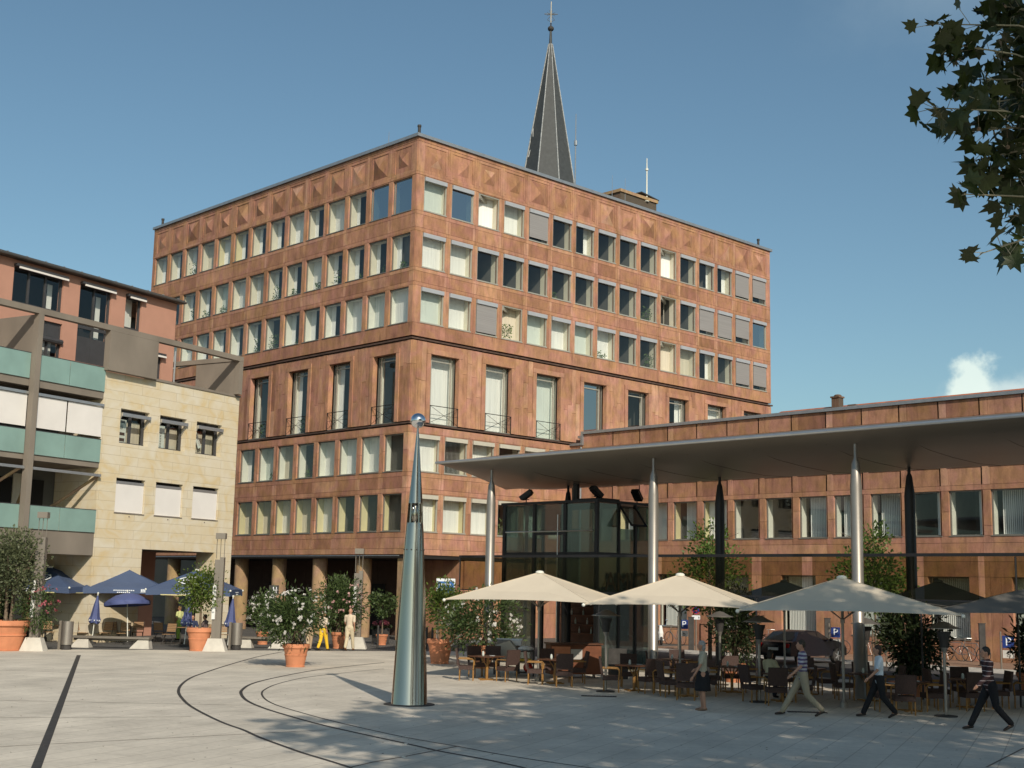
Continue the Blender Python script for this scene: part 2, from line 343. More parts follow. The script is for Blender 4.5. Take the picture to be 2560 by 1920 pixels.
# ------------------------------------------------------------------ the red sandstone office block
CX,CY=44.45,53.83
def facade(mb,cells,holes):
    'cells: list of (u0,u1,z0,z1,tone[,proud]) stone slabs'
    for c in cells:
        u0,u1,z0,z1,t=c[:5]; pr=c[5] if len(c)>5 else .03
        mb.tone=min(1,max(0,t)); g=.007
        mb.box(u0+g,u1-g,-pr,.22,z0+g,z1-g)
def tn(a=.5,s=.16): return min(1,max(0,rnd.gauss(.5+(a-.5)*.8,s*.68)))
def plant_mb(Mx,n=60,r=.3,h=.55,size=.09):
    mb=MB(Mx)
    for i in range(n):
        mb.tone=rnd.random(); a=rnd.uniform(0,6.28); q=math.sqrt(rnd.random()); zz=rnd.random()
        c=Vector((math.cos(a)*r*q,math.sin(a)*r*q*.4,.1+zz*h)); d=Vector((rnd.gauss(0,1),rnd.gauss(0,.6),rnd.gauss(.2,.8))).normalized(); s=d.cross(Vector((rnd.random(),rnd.random(),.3))).normalized()
        mb.quad(c,c+d*size*.5+s*size*.3,c+d*size,c+d*size*.5-s*size*.3)
    return mb
def make_window(Mx,u0,u1,z0,z1,code,parent,name='window',fm=None,rev='white',box=None,deep=.16,boxh=.22,rd=.5,room=2.0):
    'one window in facade coordinates: u, inward, z'
    fm=fm or M['frame']; t=.06
    mb=MB(Mx); y0,y1=(deep-.10,deep-.03) if box is None else (.0,.1)
    mb.box(u0,u0+t,y0,y1,z0,z1); mb.box(u1-t,u1,y0,y1,z0,z1); mb.box(u0+t,u1-t,y0,y1,z0,z0+t); mb.box(u0+t,u1-t,y0,y1,z1-t,z1)
    if box is None: mb.box(u0-.02,u1+.02,-.06,y0-.002,z0-.03,z0+.015)
    else: mb.box(u0-.01,u1+.01,-.05,y0-.002,z0-.02,z0+.05)
    w_=mb.build(name,fm,parent)
    if 'o' in code:      # casement standing ajar
        mo=MB(Mx@T(u0+t,y1+.0,0)@RZ(R(28))); W=u1-u0-2*t
        for q in ((0,.06,0,.05,z0+t,z1-t),(W-.06,W,0,.05,z0+t,z1-t),(.06,W-.06,0,.05,z0+t,z0+t+.06),(.06,W-.06,0,.05,z1-t-.06,z1-t)): mo.box(*q)
        if box is not None:
            mo.box(0,W,-.13,-.01,z1-t-boxh,z1-t)
        mo.build('casement',M['white'] if box is None else M['framel'],w_)
    else:
        mg=MB(Mx); mg.quad((u0+t,y1-.03,z0+t),(u1-t,y1-.03,z0+t),(u1-t,y1-.03,z1-t),(u0+t,y1-.03,z1-t))
        mg.build('pane',M['glassb'] if 'b' in code else M['glass'],w_)
    if box is not None and 'o' not in code:
        m3=MB(Mx); m3.box(u0+.04,u1-.04,-.11,-.005,z1-boxh-.02,z1-.02); m3.build('shutter_box',box,w_)
    # reveal boards behind the glass
    mr=MB(Mx); a,b=y1+.002,y1+rd
    mr.box(u0-.02,u0,a,b,z0,z1); mr.box(u1,u1+.02,a,b,z0,z1); mr.box(u0-.02,u1+.02,a,b,z0-.03,z0); mr.box(u0-.02,u1+.02,a,b,z1,z1+.03)
    mr.build('reveal',M['yellow'] if 'y' in code else M[rev],w_)
    # the room behind
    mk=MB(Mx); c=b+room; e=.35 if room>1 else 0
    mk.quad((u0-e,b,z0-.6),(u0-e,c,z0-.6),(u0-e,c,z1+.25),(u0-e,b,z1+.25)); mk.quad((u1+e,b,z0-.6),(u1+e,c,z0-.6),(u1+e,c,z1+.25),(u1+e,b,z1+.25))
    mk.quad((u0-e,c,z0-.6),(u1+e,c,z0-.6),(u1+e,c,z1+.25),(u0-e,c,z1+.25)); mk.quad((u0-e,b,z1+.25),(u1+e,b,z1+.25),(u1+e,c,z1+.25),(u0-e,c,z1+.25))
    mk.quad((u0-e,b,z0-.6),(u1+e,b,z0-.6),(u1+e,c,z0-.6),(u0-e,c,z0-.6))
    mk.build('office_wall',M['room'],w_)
    W=u1-u0
    def curtain(a_,b_,m,wav=.03,yy=b-.04,zt=z1,zb=z0+.02,n=None):
        mc=MB(Mx); n=n or max(4,int((b_-a_)/.05)); pts=[]
        for i in range(n+1):
            uu=a_+(b_-a_)*i/n; pts.append((uu,yy+ (wav if i%2 else -wav)+rnd.uniform(-.008,.008)))
        for i in range(n): mc.tone=rnd.random(); mc.quad((*pts[i],zb),(*pts[i+1],zb),(*pts[i+1],zt),(*pts[i],zt))
        mc.build('curtain',m,w_)
    far=(u0,u1)
    if 'f' in code: curtain(u0,u1,M['curt'],.004)
    if 'g' in code: curtain(u0,u1,M['curtg'],.004)
    if 'c' in code: curtain(u0,u1,M['curt'],.03)
    if 'e' in code: curtain(u0,u1,M['curtb'],.025)
    if 'h' in code:
        k=rnd.uniform(.2,.32)*W if box is None else (rnd.uniform(.08,.3)*W if rnd.random()<.35 else 0)
        if k: curtain(u1-k,u1,M['curt'],.02)
    if 'v' in code:      # vertical slats, part drawn
        k=rnd.uniform(.7,.95)*W
        mc=MB(Mx); x=u1-k
        while x<u1-.05:
            mc.quad((x,b-.06,z0+.03),(x+.055,b-.02,z0+.03),(x+.055,b-.02,z1),(x,b-.06,z1)); x+=.095
        mc.build('vertical_slats',M['curt'],w_)
    if 'L' in code:
        mc=MB(Mx); zb=z0+rnd.uniform(.12,.42); mc.box(u0+t+.01,u1-t-.01,y0-.03 if box else y1+.01,(y0-.015) if box else y1+.025,zb,z1-boxh); mc.build('louvre_blind',M['grill'],w_)
    if 'p' in code or 'P' in code:
        uu=rnd.uniform(u0+.35,u1-.35); n=90 if 'P' in code else 45
        mp_=plant_mb(Mx@T(uu,a+.2,z0+.02),n,.5 if 'P' in code else .35,.85 if 'P' in code else .4,.12); o=mp_.build('pot_plant',M['plant'],w_)
    return w_
blk=empty('office_block',(CX,CY,0),0,'large red sandstone office block with rows of windows and a relief band under its roof','building')
LFM=Matrix(((0,1,0,0),(1,0,0,0),(0,0,1,0),(0,0,0,1)))     # u -> +Y, inward -> +X
RFM=Matrix()
ZR=[(23.30,25.25),(20.10,22.06),(17.02,19.0)]
ZL=[(8.90,10.93),(5.69,7.70)]
def upper(mb,n,c0,pitch,LEN,last):
    'stone grid of the upper storeys and the relief band'
    cs=[c0+pitch*k for k in range(n)]
    edges=[0]+[(cs[k]+cs[k+1])/2 for k in range(n-1)]+[LEN]
    cells=[]
    zb=[16.2]; 
    for k in range(n):
        e0,e1=edges[k],edges[k+1]; w0,w1=cs[k]-.825,cs[k]+.825
        for (za,zc) in ZR:
            cells.append((e0,w0,za-.05,zc+.05,tn(.55,.2))); cells.append((w1,e1,za-.05,zc+.05,tn(.55,.2)))
            cells.append((w0,w1,zc,zc+.05,tn(.5))); cells.append((w0,w1,za-.05,za,tn(.5)))
        for z0,z1 in ((16.24,16.97),(19.05,20.05),(22.11,23.25)):
            if z0<17:
                cells.append((e0,e1,z0,z1,tn(.4,.2)))
            else:
                h=.2
                cells.append((e0,e1,z1-h,z1,tn(.6,.13),.034)); cells.append((e0,e1,z0,z0+h,tn(.45,.13),.03))
                cells.append((e0,w0,z0+h,z1-h,tn(.6,.2))); cells.append((w1,e1,z0+h,z1-h,tn(.6,.2))); cells.append((w0,w1,z0+h,z1-h,tn(.34,.24)))
        # relief band
        z0,z1=25.30,27.40; m0,m1=cs[k]-.86,cs[k]+.86
        cells.append((e0,e1,z0,z0+.16,tn(.6,.1),.05)); cells.append((e0,e1,z1-.2,z1,tn(.5,.1),.05))
        cells.append((e0,m0,z0+.16,z1-.2,tn(.62,.16),.04)); cells.append((m1,e1,z0+.16,z1-.2,tn(.55,.16),.04))
        za,zc=z0+.16,z1-.2; q=.17
        for r in ((m0,m1,za,za+q),(m0,m1,zc-q,zc),(m0,m0+q,za+q,zc-q),(m1-q,m1,za+q,zc-q)): cells.append((*r,tn(.5,.13),.03))
        p0,p1,q0,q1=m0+q,m1-q,za+q,zc-q; cu,cz=(p0+p1)/2,(q0+q1)/2
        dep=rnd.choice((.18,.16,.13,.10,.14))
        s_=rnd.uniform(.72,.98) if rnd.random()<.7 else .6
        hw,hh=(p1-p0)/2,(q1-q0)/2
        mb.tone=tn(.4,.1); mb.box(p0,p1,.0,.2,q0,q1)
        for (a,b_) in (((-1,-1),(1,-1)),((1,-1),(1,1)),((1,1),(-1,1)),((-1,1),(-1,-1))):
            mb.tone=tn(.42,.38)
            A_=(cu+a[0]*hw*s_,-.004,cz+a[1]*hh*s_);B_=(cu+b_[0]*hw*s_,-.004,cz+b_[1]*hh*s_)
            mb.quad(A_,B_,(cu,-.004-abs(dep),cz))
    # outer margins get narrow corner slabs through the edge cells already
    facade(mb,cells,None)
def lower(mb,n,c0,pitch,end,tallc,tallp,ntall,tw):
    cells=[]
    cs=[c0+pitch*k for k in range(n)]
    edges=[0]+[(cs[k]+cs[k+1])/2 for k in range(n-1)]+[end]
    for k in range(n):
        e0,e1=edges[k],edges[k+1]; w0,w1=cs[k]-.825,cs[k]+.825
        for (za,zc) in ZL:
            zm=za+rnd.uniform(.5,1.4)
            for (a,b_) in ((e0,w0),(w1,e1)):
                cells.append((a,b_,za-.05,zm,tn(.5,.2))); cells.append((a,b_,zm,zc+.05,tn(.62,.2)))
            cells.append((w0,w1,zc,zc+.05,tn(.5))); cells.append((w0,w1,za-.05,za,tn(.5)))
        cells.append((e0,e1,10.98,11.36,tn(.55,.12)))
        for z0,z1 in ((7.75,8.85),):
            h=.24
            cells.append((e0,e1,z1-h,z1,tn(.5,.13),.034)); cells.append((e0,e1,z0,z0+h,tn(.5,.13),.03))
            cells.append((e0,w0,z0+h,z1-h,tn(.7,.15))); cells.append((w1,e1,z0+h,z1-h,tn(.7,.15))); cells.append((w0,w1,z0+h,z1-h,tn(.36,.2)))
        cells.append((e0,e1,5.35,5.64,tn(.55,.12),.034)); cells.append((e0,w0,4.78,5.35,tn(.7,.12))); cells.append((w1,e1,4.78,5.35,tn(.7,.12))); cells.append((w0,w1,4.78,5.35,tn(.36,.15)))
    u=0
    while u<end-.01:
        u2=min(end,u+rnd.uniform(1.6,2.6)); 
        if end-u2<.5: u2=end
        cells.append((u,u2,4.47,4.78,tn(.62,.1),.05)); u=u2
    # tall storey: narrow upright slabs and window surrounds
    u=0
    tops=[tallc+tallp*k for k in range(ntall)]
    for k,tc_ in enumerate(tops):
        a,b_=tc_-tw/2,tc_+tw/2; L_=end if k==ntall-1 else (tc_+tops[k+1])/2
        st=0 if k==0 else (tc_+tops[k-1])/2
        for s0,s1 in ((st,a-.3),(b_+.3,L_)):
            nn=max(1,int(round((s1-s0)/.36)))
            for i in range(nn):
                x0=s0+(s1-s0)*i/nn; x1=s0+(s1-s0)*(i+1)/nn
                zc=11.57
                while zc<15.98:
                    zn=min(16.0,zc+rnd.uniform(1.3,3.2)); 
                    if 16.0-zn<.7: zn=16.0
                    cells.append((x0,x1,zc,zn,tn(.52,.24),.03+rnd.uniform(0,.02))); zc=zn
        cells.append((a-.3,a,11.57,15.37,tn(.6,.1),.09)); cells.append((b_,b_+.3,11.57,15.37,tn(.6,.1),.09))
        cells.append((a-.3,b_+.3,15.37,15.65,tn(.55,.1),.09)); cells.append((a-.3,b_+.3,15.65,16.0,tn(.4,.2),.03))
    facade(mb,cells,None)
mb=MB(LFM); upper(mb,14,1.22,2.04,28.95,0); lower(mb,14,1.22,2.04,28.95,2.2,4.09,7,1.98)
mb.build('west_wall',M['sand'],blk)
mb=MB(RFM); upper(mb,16,1.34,2.048,33.4,0); lower(mb,16,1.34,2.048,33.4,2.37,4.1,8,2.05)
mb.build('south_wall',M['sand'],blk)
# shadow-gap ledges, coping, core
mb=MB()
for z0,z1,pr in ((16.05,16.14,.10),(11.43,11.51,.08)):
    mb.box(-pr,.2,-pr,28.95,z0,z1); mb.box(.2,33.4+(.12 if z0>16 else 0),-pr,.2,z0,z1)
mb.build('shadow_gap_ledge',M['darkline'],blk)
mb=MB()
mb.box(-.17,.25,-.17,29.0,27.42,27.60); mb.box(.25,33.55,-.17,.25,27.42,27.60); mb.box(33.2,33.55,.25,29.0,27.42,27.60)
mb.build('roof_coping',M['coping'],blk)
mb=MB(); mb.tone=.4
mb.box(.3,33.4,.3,28.95,27.2,27.41)
mb.box(33.19,33.39,.23,28.95,4.5,27.4); mb.box(.23,33.2,28.75,28.95,4.5,27.4)
mb.box(3.2,33.1,3.2,28.7,4.48,27.1)
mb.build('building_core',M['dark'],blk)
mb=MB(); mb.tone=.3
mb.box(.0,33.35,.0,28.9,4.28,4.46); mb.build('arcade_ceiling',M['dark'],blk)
mb=MB()
mb.tone=.35
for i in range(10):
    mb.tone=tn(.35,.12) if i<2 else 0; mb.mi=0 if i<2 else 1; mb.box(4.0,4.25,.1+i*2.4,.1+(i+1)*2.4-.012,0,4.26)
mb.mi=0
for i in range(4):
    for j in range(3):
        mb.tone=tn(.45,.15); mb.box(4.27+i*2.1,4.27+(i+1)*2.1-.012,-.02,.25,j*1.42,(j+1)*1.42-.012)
mb.build('arcade_wall',[M['sand'],mat('arcade_shade_brown',(.07,.04,.03),.9)],blk)  # deeper panels coloured dark brown to carry the arcade's shade
for y_ in (6.5,9.0,17):
    mb=MB(); mb.box(3.9,3.99,y_,y_+1.3,0,2.9); mb.build('arcade_door',M['dark'],blk)
for k in range(7):
    mb=MB(); u=.42 if k==0 else 4.25+4.08*(k-1)
    mb.tone=tn(.5,.15)
    if k==0: mb.box(.12,.72,.12,.72,0,4.27)
    else: mb.lathe([(.43,0),(.43,4.27)],28,.62,u)
    o=mb.build('arcade_column',M['sandc'],blk); smooth_by_angle(o)
mb=MB(); mb.tube([(-.12,.35,4.4),(-.12,27,4.4)],.03,6); mb.build('drip_pipe',M['coping'],blk)
# windows of the west wall
LC=[['b','b','h','f','h','ch','h','h','yh','yc','e','hP','h','h'],
    ['hp','hp','hp','hP','fp','hp','hP','eh','f','gp','hp','hP','d','d'],
    ['f','gf','f','h','h','hp','P','hP','h','h','h','f','f','h']]
for r,(z0,z1) in enumerate(ZR):
    for k in range(14):
        if r==1 and k>12: continue
        c=1.22+2.04*k; make_window(LFM,c-.825,c+.825,z0,z1,LC[r][k],blk,'window',rev='cream' if r<2 else 'white',room=.12 if k==0 else 2.0,rd=.35 if k==0 else .5)
L4=['v','f','c','f','vp','ev','gp','h','h']; L5=['yv','yv','yv','yf','ye','yf','ye','ye','y']
for r,(z0,z1) in enumerate(ZL):
    for k in range(9):
        c=1.22+2.04*k; make_window(LFM,c-.825,c+.825,z0,z1,(L4,L5)[r][k],blk,'window',rev='white' if r==0 else 'yellow',room=.12 if k==0 else 2.0,rd=.35 if k==0 else .5)
RC=[['g','b','oc','c','L','h','h','h','d','h','oc','h','h','h','L','L'],
    ['f','f','h','h','h','hp','h','h','d','P','o','h','hL','hL','hL','b'],
    ['g','f','L','oeP','g','f','g','fp','d','dP','oe','e','h','h','L','L']]
for r,(z0,z1) in enumerate(ZR):
    for k in range(16):
        c=1.34+2.048*k; make_window(RFM,c-.84,c+.84,z0,z1,RC[r][k],blk,'shuttered_window',fm=M['framel'],rev='cream',box=M['box'],room=.12 if k==0 else 2.0,rd=.35 if k==0 else .5)
R4=['f','v','c','d','e','f']; R5=['yf','yf','c','P','c','c']
for r,(z0,z1) in enumerate(ZL):
    for k in range(6):
        c=1.34+2.048*k; make_window(RFM,c-.84,c+.84,z0,z1,(R4,R5)[r][k],blk,'shuttered_window',fm=M['framel'],rev='cream',box=M['boxb'],room=.12 if k==0 else 2.0,rd=.35 if k==0 else .5)
def tall_window(Mx,c,w_,code,rail=True):
    u0,u1,z0,z1=c-w_/2,c+w_/2,11.56,15.35
    o=make_window(Mx,u0,u1,z0,z1,code,blk,'tall_window',fm=M['frame'],rev='white',deep=.4,rd=.35)
    mb=MB(Mx); mb.box(u0+.27,u0+.34,.26,.33,z0,z1); mb.box(u1-.34,u1-.27,.26,.33,z0,z1); mb.box(u0+.34,u1-.34,.26,.33,z1-.3,z1-.24)
    mb.build('mullion',M['framel'],o)
    if rail:
        mb=MB(Mx)
        mb.bar((u0,-.1,z0+.98),(u1,-.1,z0+.98),.022); mb.bar((u0+.02,-.1,z0),(u0+.02,-.1,z0+1),.022); mb.bar((u1-.02,-.1,z0),(u1-.02,-.1,z0+1),.022)
        mb.bar((u0,-.1,z0+.03),(u1,-.1,z0+.98),.012,4); mb.bar((u1,-.1,z0+.03),(u0,-.1,z0+.98),.012,4); mb.bar((u0,-.1,z0+.5),(u1,-.1,z0+.5),.01,4)
        mb.build('balcony_rail',M['dark'],o)
for k,cd_ in enumerate(['v','h','hP','P','h']): tall_window(LFM,2.2+4.09*k,1.98,cd_)
for k,cd_ in enumerate(['f','f','g','b','d','h','f','h']): tall_window(RFM,2.37+4.1*k,2.05,cd_,k<3)
mb=MB(LFM)
for z0,z1 in ZL:
    for k in range(9,14):
        c=1.22+2.04*k; mb.box(c-.83,c+.83,.1,.15,z0,z1)
for k in (5,6): mb.box(2.2+4.09*k-1,2.2+4.09*k+1,.1,.15,11.55,15.37)
mb.build('hidden_window_row',M['glassb'],blk)
# roof furniture: things of their own
def mast(name,x,y,z,h,r,label,cat,gm=None,top=0):
    mb=MB(); mb.tube([(0,0,0),(0,0,h*.7),(0,0,h)],[r,r*.8,r*.45],6); mb.lathe([(r*3,0),(r*3,.05)],8)
    if top: mb.lathe([(r*1.9,h*.72),(r*1.9,h*.76)],8)
    o=mb.build(name,gm or M['coping']); o.location=(x,y,z); return tag(o,label,cat)
for (x,y,lb) in ((.25,.25,'at the near corner'),(.25,28.4,'at the far left end'),(32.4,.25,'at the right end')):
    mb=MB(); mb.tube([(0,0,0),(0,0,.62)],.085,10); mb.lathe([(.11,.5),(.11,.62)],10); mb.lathe([(.16,0),(.16,.03)],10)
    o=mb.build('roof_post',M['slot']); o.location=(CX+x,CY+y,27.6); tag(o,'short black roof post standing '+lb+' of the red block','post','black posts on the roof edge')
mast('lightning_rod',CX+.6,CY+3.4,27.6,1.1,.022,'thin pale lightning rod just left of the roof corner','rod')
mast('radio_mast',CX+19.05,CY+6.0,27.4,8.1,.06,'very tall thin radio mast on the roof right of the church spire','antenna',top=1)
mast('radio_antenna',CX+26.7,CY+6.0,30.9,3.3,.06,'white upright antenna above the roof housing','antenna',M['white'],1)
for i,(x,h,lb) in enumerate(((22.9,4.6,'leftmost short'),(24.3,4.7,'second'))): mast('whip_antenna',CX+x,CY+6,27.4,h,.025,lb+' thin whip antenna left of the roof housing','antenna')
M['brownbrick']=paving_mat('brown_brick',(.2,.13,.09),(.16,.1,.07),(.1,.08,.06),.24,.08,0,.01)
rh=empty('roof_housing',(CX+25.7,CY+6.8,29.5),0,'brown brick roof housing with a dark flat hatch on the red block','roof housing')
mb=MB(); mb.box(-1.9,2.1,-.8,1.6,0,1.5); mb.build('housing_wall',M['brownbrick'],rh)
mb=MB(); mb.box(-2.0,2.2,-.9,1.7,1.5,1.72); mb.build('housing_rim',M['sandc'],rh)
mb=MB(RY(R(6))); mb.box(.1,2.1,-.9,1.5,1.95,2.03); mb.bar((.4,0,1.7),(.4,0,1.95),.04); mb.bar((1.8,0,1.7),(1.8,0,1.95),.04); mb.build('hatch',M['slot'],rh)

# ------------------------------------------------------------------ the lower wing
WX=57.05
wing=empty('low_wing',(WX,CY,0),0,'long lower red sandstone wing running right behind the metal canopy','building')
WM=Matrix(((0,1,0,0),(-1,0,0,0),(0,0,1,0),(0,0,0,1)))    # u -> -Y, inward -> +X
mb=MB(WM); cells=[]; WN=18; WL=1.0+2.04*WN+.4
es=[1.35+2.04*k for k in range(WN+1)]; es[0]=1.0
for k in range(WN):
    e0,e1=es[k],es[k+1]; c=2.61+2.04*k; w0,w1=c-.83,c+.83
    for za,zc in ((8.8,10.9),(5.62,7.71)):
        zm=za+rnd.uniform(.4,1.5)
        for a,b_ in ((e0,w0),(w1,e1)): cells.append((a,b_,za,zm,tn(.5,.2))); cells.append((a,b_,zm,zc,tn(.6,.2)))
    for z0,z1 in ((7.71,8.8),(10.9,11.95)):
        h=.24
        cells.append((e0,e1,z0,z0+h,tn(.55,.12),.034)); cells.append((e0,w0,z0+h,z1,tn(.62,.2))); cells.append((w1,e1,z0+h,z1,tn(.55,.2))); cells.append((w0,w1,z0+h,z1,tn(.36,.22)))
    cells.append((e0,e1,5.3,5.62,tn(.5,.12),.034)); cells.append((e0,e1,4.45,5.3,tn(.5,.16)))
gf=[3.77+4.06*k for k in range(9)]
for k in range(9):
    c=gf[k]; s0=1.0 if k==0 else (gf[k-1]+c)/2; s1=WL if k==8 else (c+gf[k+1])/2
    for a,b_ in ((s0,c-1.02),(c+1.02,s1)):
        nn=max(1,int(round((b_-a)/.5)))
        for i in range(nn): cells.append((a+(b_-a)*i/nn,a+(b_-a)*(i+1)/nn,0,3.76,tn(.5,.18)))
    cells.append((c-1.02,c+1.02,0,.92,tn(.5,.15)))
    cells.append((s0,s1,3.76,4.45,tn(.5,.16)))
cells.append((0,1.0,8.0,11.3,tn(.4,.1))); cells.append((0,1.0,4.4,8.0,tn(.5,.1))); cells.append((0,1.0,0,4.4,tn(.5,.1)))
facade(mb,cells,None); mb.build('wing_wall',M['sand'],wing)
mb=MB(WM); mb.box(.95,WL,-.14,.3,11.96,12.12); mb.box(.95,1.1,-.16,.3,11.3,11.96); mb.box(-.1,.95,-.12,.3,11.31,11.45); mb.box(.3,WL,.3,10,11.8,11.95); mb.build('roof_coping',M['coping'],wing)
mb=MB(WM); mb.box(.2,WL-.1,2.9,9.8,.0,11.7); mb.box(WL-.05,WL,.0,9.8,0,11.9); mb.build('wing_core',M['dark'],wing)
mb=MB(WM); mb.tube([(.95,-.1,11.2),(.95,-.1,0)],.06,8); mb.build('downpipe',M['coping'],wing)
W5=['yv','yv','yv','yv','yc','v','h','v','v','v','hv','h','h','h','h','h','h','h']
for k in range(WN):
    c=2.61+2.04*k
    if k<16: make_window(WM,c-.83,c+.83,5.62,7.71,W5[k] if k<4 else ['yv','yc','yc','h','h','v','v','v','h','h','v','h'][min(k-2,11)] ,wing,'window',fm=M['frame'],rev='white')
    make_window(WM,c-.83,c+.83,8.8,10.9,'h',wing,'upper_window',fm=M['framel'],rev='white')
for k in range(9):
    c=gf[k]
    if k==0: continue
    make_window(WM,c-1.02,c+1.02,.92,3.76,'v' if k not in (4,6) else 'g',wing,'ground_floor_window',fm=M['frame'],rev='white',deep=.3,rd=.2)

# ------------------------------------------------------------------ church spire far behind
M['slate']=mat('dark_slate',(.05,.055,.057),.6,0,.15,3,.2,20)
M['lead']=mat('pale_lead_hip',(.34,.35,.35),.5,.2,.3,6)
bx,by=84.55,83.0
ch=empty('church_tower',(85.95,84.5,0),0,'dark slate church spire with pale hips and a gilded cross rising behind the roof','church')
SP=[(4.85,28),(2.45,41.8),(.17,55.0)]
mb=MB(); mb.lathe(SP+[(.11,56.4)],8,0,0,R(22.5+44)); mb.build('spire_roof',M['slate'],ch)
for k in range(8):
    a=R(22.5+44)+k*math.pi/4; m_=MB(); m_.tube([(math.cos(a)*(r+.03),math.sin(a)*(r+.03),z) for r,z in SP],[.065,.065,.05],5); m_.build('hip',M['lead'],ch)
mb=MB(); mb.tone=.4; mb.box(-3.4,3.4,-3.4,3.4,0,28); mb.build('tower_wall',M['sandc'],ch)
mb=MB(); mb.ell((0,0,56.6),(.31,.31,.27),12,8); mb.tube([(0,0,55),(0,0,57.2)],.07,6); mb.build('finial_ball',M['slot'],ch)
M['gilt']=mat('weathered_gilt',(.30,.27,.2),.4,.7,.1)
mb=MB(RZ(-YAW)); mb.bar((0,0,56.8),(0,0,59.4),.04); mb.bar((-.65,0,58.1),(.65,0,58.1),.04)
for a in range(8):
    an=a*math.pi/4+.39; mb.bar((0,0,58.1),(math.cos(an)*.42,0,58.1+math.sin(an)*.42),.02,4)
for sx in (-1,1):
    mb.bar((0,0,57.3),(sx*.35,0,57.5),.02,4); mb.bar((sx*.35,0,57.5),(sx*.2,0,57.75),.02,4)
mb.build('cross',M['gilt'],ch)
mb=MB(RZ(-YAW)); mb.bar((-1.55,-1.2,45.2),(-1.55,-1.2,46.0),.04); mb.bar((-1.95,-1.1,43.2),(-1.8,-1.1,43.9),.05); mb.build('roof_hook',M['lead'],ch)
# red tiled roof with chimneys behind the wing
M['tile']=mat('orange_roof_tiles',(.42,.13,.06),.8,0,.25,2,.4,12)
rr=empty('tiled_house',(83,56,0),0,'orange tiled house roof with brick chimneys peeping over the long wing','house')
mb=MB(); mb.tone=.5; mb.box(0,11,-50,5,0,14.6); mb.build('wall',M['sandc'],rr)
mb=MB(); mb.add([(-.5,-50,14.5),(11.5,-50,14.5),(11.5,5.5,14.5),(-.5,5.5,14.5),(5.5,-46,17.35),(5.5,4.2,17.35)],[(0,1,4),(1,2,5,4),(2,3,5),(3,0,4,5)]); rf=mb.build('roof',M['tile'],rr)
mb=MB(); mb.box(4.75,5.4,-1.6,-.95,16,17.9); mb.box(4.68,5.47,-1.67,-.88,17.9,18.02); mb.box(5,5.6,-2.9,-2.2,16,17.3); mb.ell((5.1,-1.3,18.08),(.3,.3,.12)); mb.build('chimney',M['brownbrick'],rf)
# ------------------------------------------------------------------ the pale stone building on the left
def ashlar(name):
    m=bpy.data.materials.new(name); m.use_nodes=True; nt=m.node_tree; b=nt.nodes['Principled BSDF']; n=nt.nodes.new; l=nt.links.new
    b.inputs['Roughness'].default_value=.8; b.inputs['Specular IOR Level'].default_value=.25
    tc=n('ShaderNodeTexCoord'); sp=n('ShaderNodeSeparateXYZ'); l(tc.outputs['Object'],sp.inputs[0])
    sm=n('ShaderNodeMath'); sm.operation='ADD'; l(sp.outputs[0],sm.inputs[0]); l(sp.outputs[1],sm.inputs[1])
    cb=n('ShaderNodeCombineXYZ'); l(sm.outputs[0],cb.inputs[0]); l(sp.outputs[2],cb.inputs[1])
    br=n('ShaderNodeTexBrick'); br.inputs['Scale'].default_value=1; br.inputs['Brick Width'].default_value=2.3; br.inputs['Row Height'].default_value=.428; br.inputs['Mortar Size'].default_value=.007; br.inputs['Bias'].default_value=-.2
    br.inputs['Color1'].default_value=(.62,.56,.44,1); br.inputs['Color2'].default_value=(.61,.53,.39,1); br.inputs['Mortar'].default_value=(.38,.31,.21,1); l(cb.outputs[0],br.inputs['Vector'])
    nz=n('ShaderNodeTexNoise'); nz.inputs['Scale'].default_value=.9; nz.inputs['Detail'].default_value=6; nz.inputs['Distortion'].default_value=1.6
    vo=n('ShaderNodeVectorMath'); vo.operation='ADD'; l(tc.outputs['Object'],vo.inputs[0]); sc=n('ShaderNodeVectorMath'); sc.operation='SCALE'; sc.inputs['Scale'].default_value=7; l(br.outputs['Color'],sc.inputs[0]); l(sc.outputs[0],vo.inputs[1]); l(vo.outputs[0],nz.inputs['Vector'])
    cr=n('ShaderNodeValToRGB'); e=cr.color_ramp.elements; e[0].position=.36; e[0].color=(1.04,1.05,1.08,1); e[1].position=.72; e[1].color=(.98,.87,.66,1); k=e.new(.55); k.color=(1,.97,.9,1); l(nz.outputs[0],cr.inputs[0])
    mu=n('ShaderNodeVectorMath'); mu.operation='MULTIPLY'; l(br.outputs[0],mu.inputs[0]); l(cr.outputs[0],mu.inputs[1]); l(mu.outputs[0],b.inputs['Base Color']); return m
M['ashlar']=ashlar('honey_ashlar')
M['conc']=mat('brown_grey_concrete',(.21,.18,.148),.9,0,.14,.8,.25,25,stretch=(1,1,.5))
M['pink']=mat('salmon_render',(.45,.24,.175),.9,0,.05,1.5,.15,50)
M['dframe']=mat('anthracite_frame',(.07,.07,.075),.5,.3,.08)
M['blindw']=mat('white_screen_blind',(.72,.69,.66),.8,0,.04,1)
M['alu']=mat('brushed_aluminium',(.55,.56,.56),.35,.8,.05)
M['frost']=mat('frosted_green_glass',(.22,.34,.31),.22,0,.1,.9,spec=.6)
M['roofd']=mat('dark_metal_roof',(.09,.085,.08),.5,.3,.15,1)
AZB=R(73.5); ORG=(37.03,58.83,0); RZB=R(90-73.5)
bb=empty('pale_stone_building',ORG,RZB,'pale honey stone building with white window blinds and green glass balconies at the left','building')
BD=9.0
def bpart(name,m,fn,parent=None):
    mb=MB(); fn(mb); return mb.build(name,m,parent or bb)
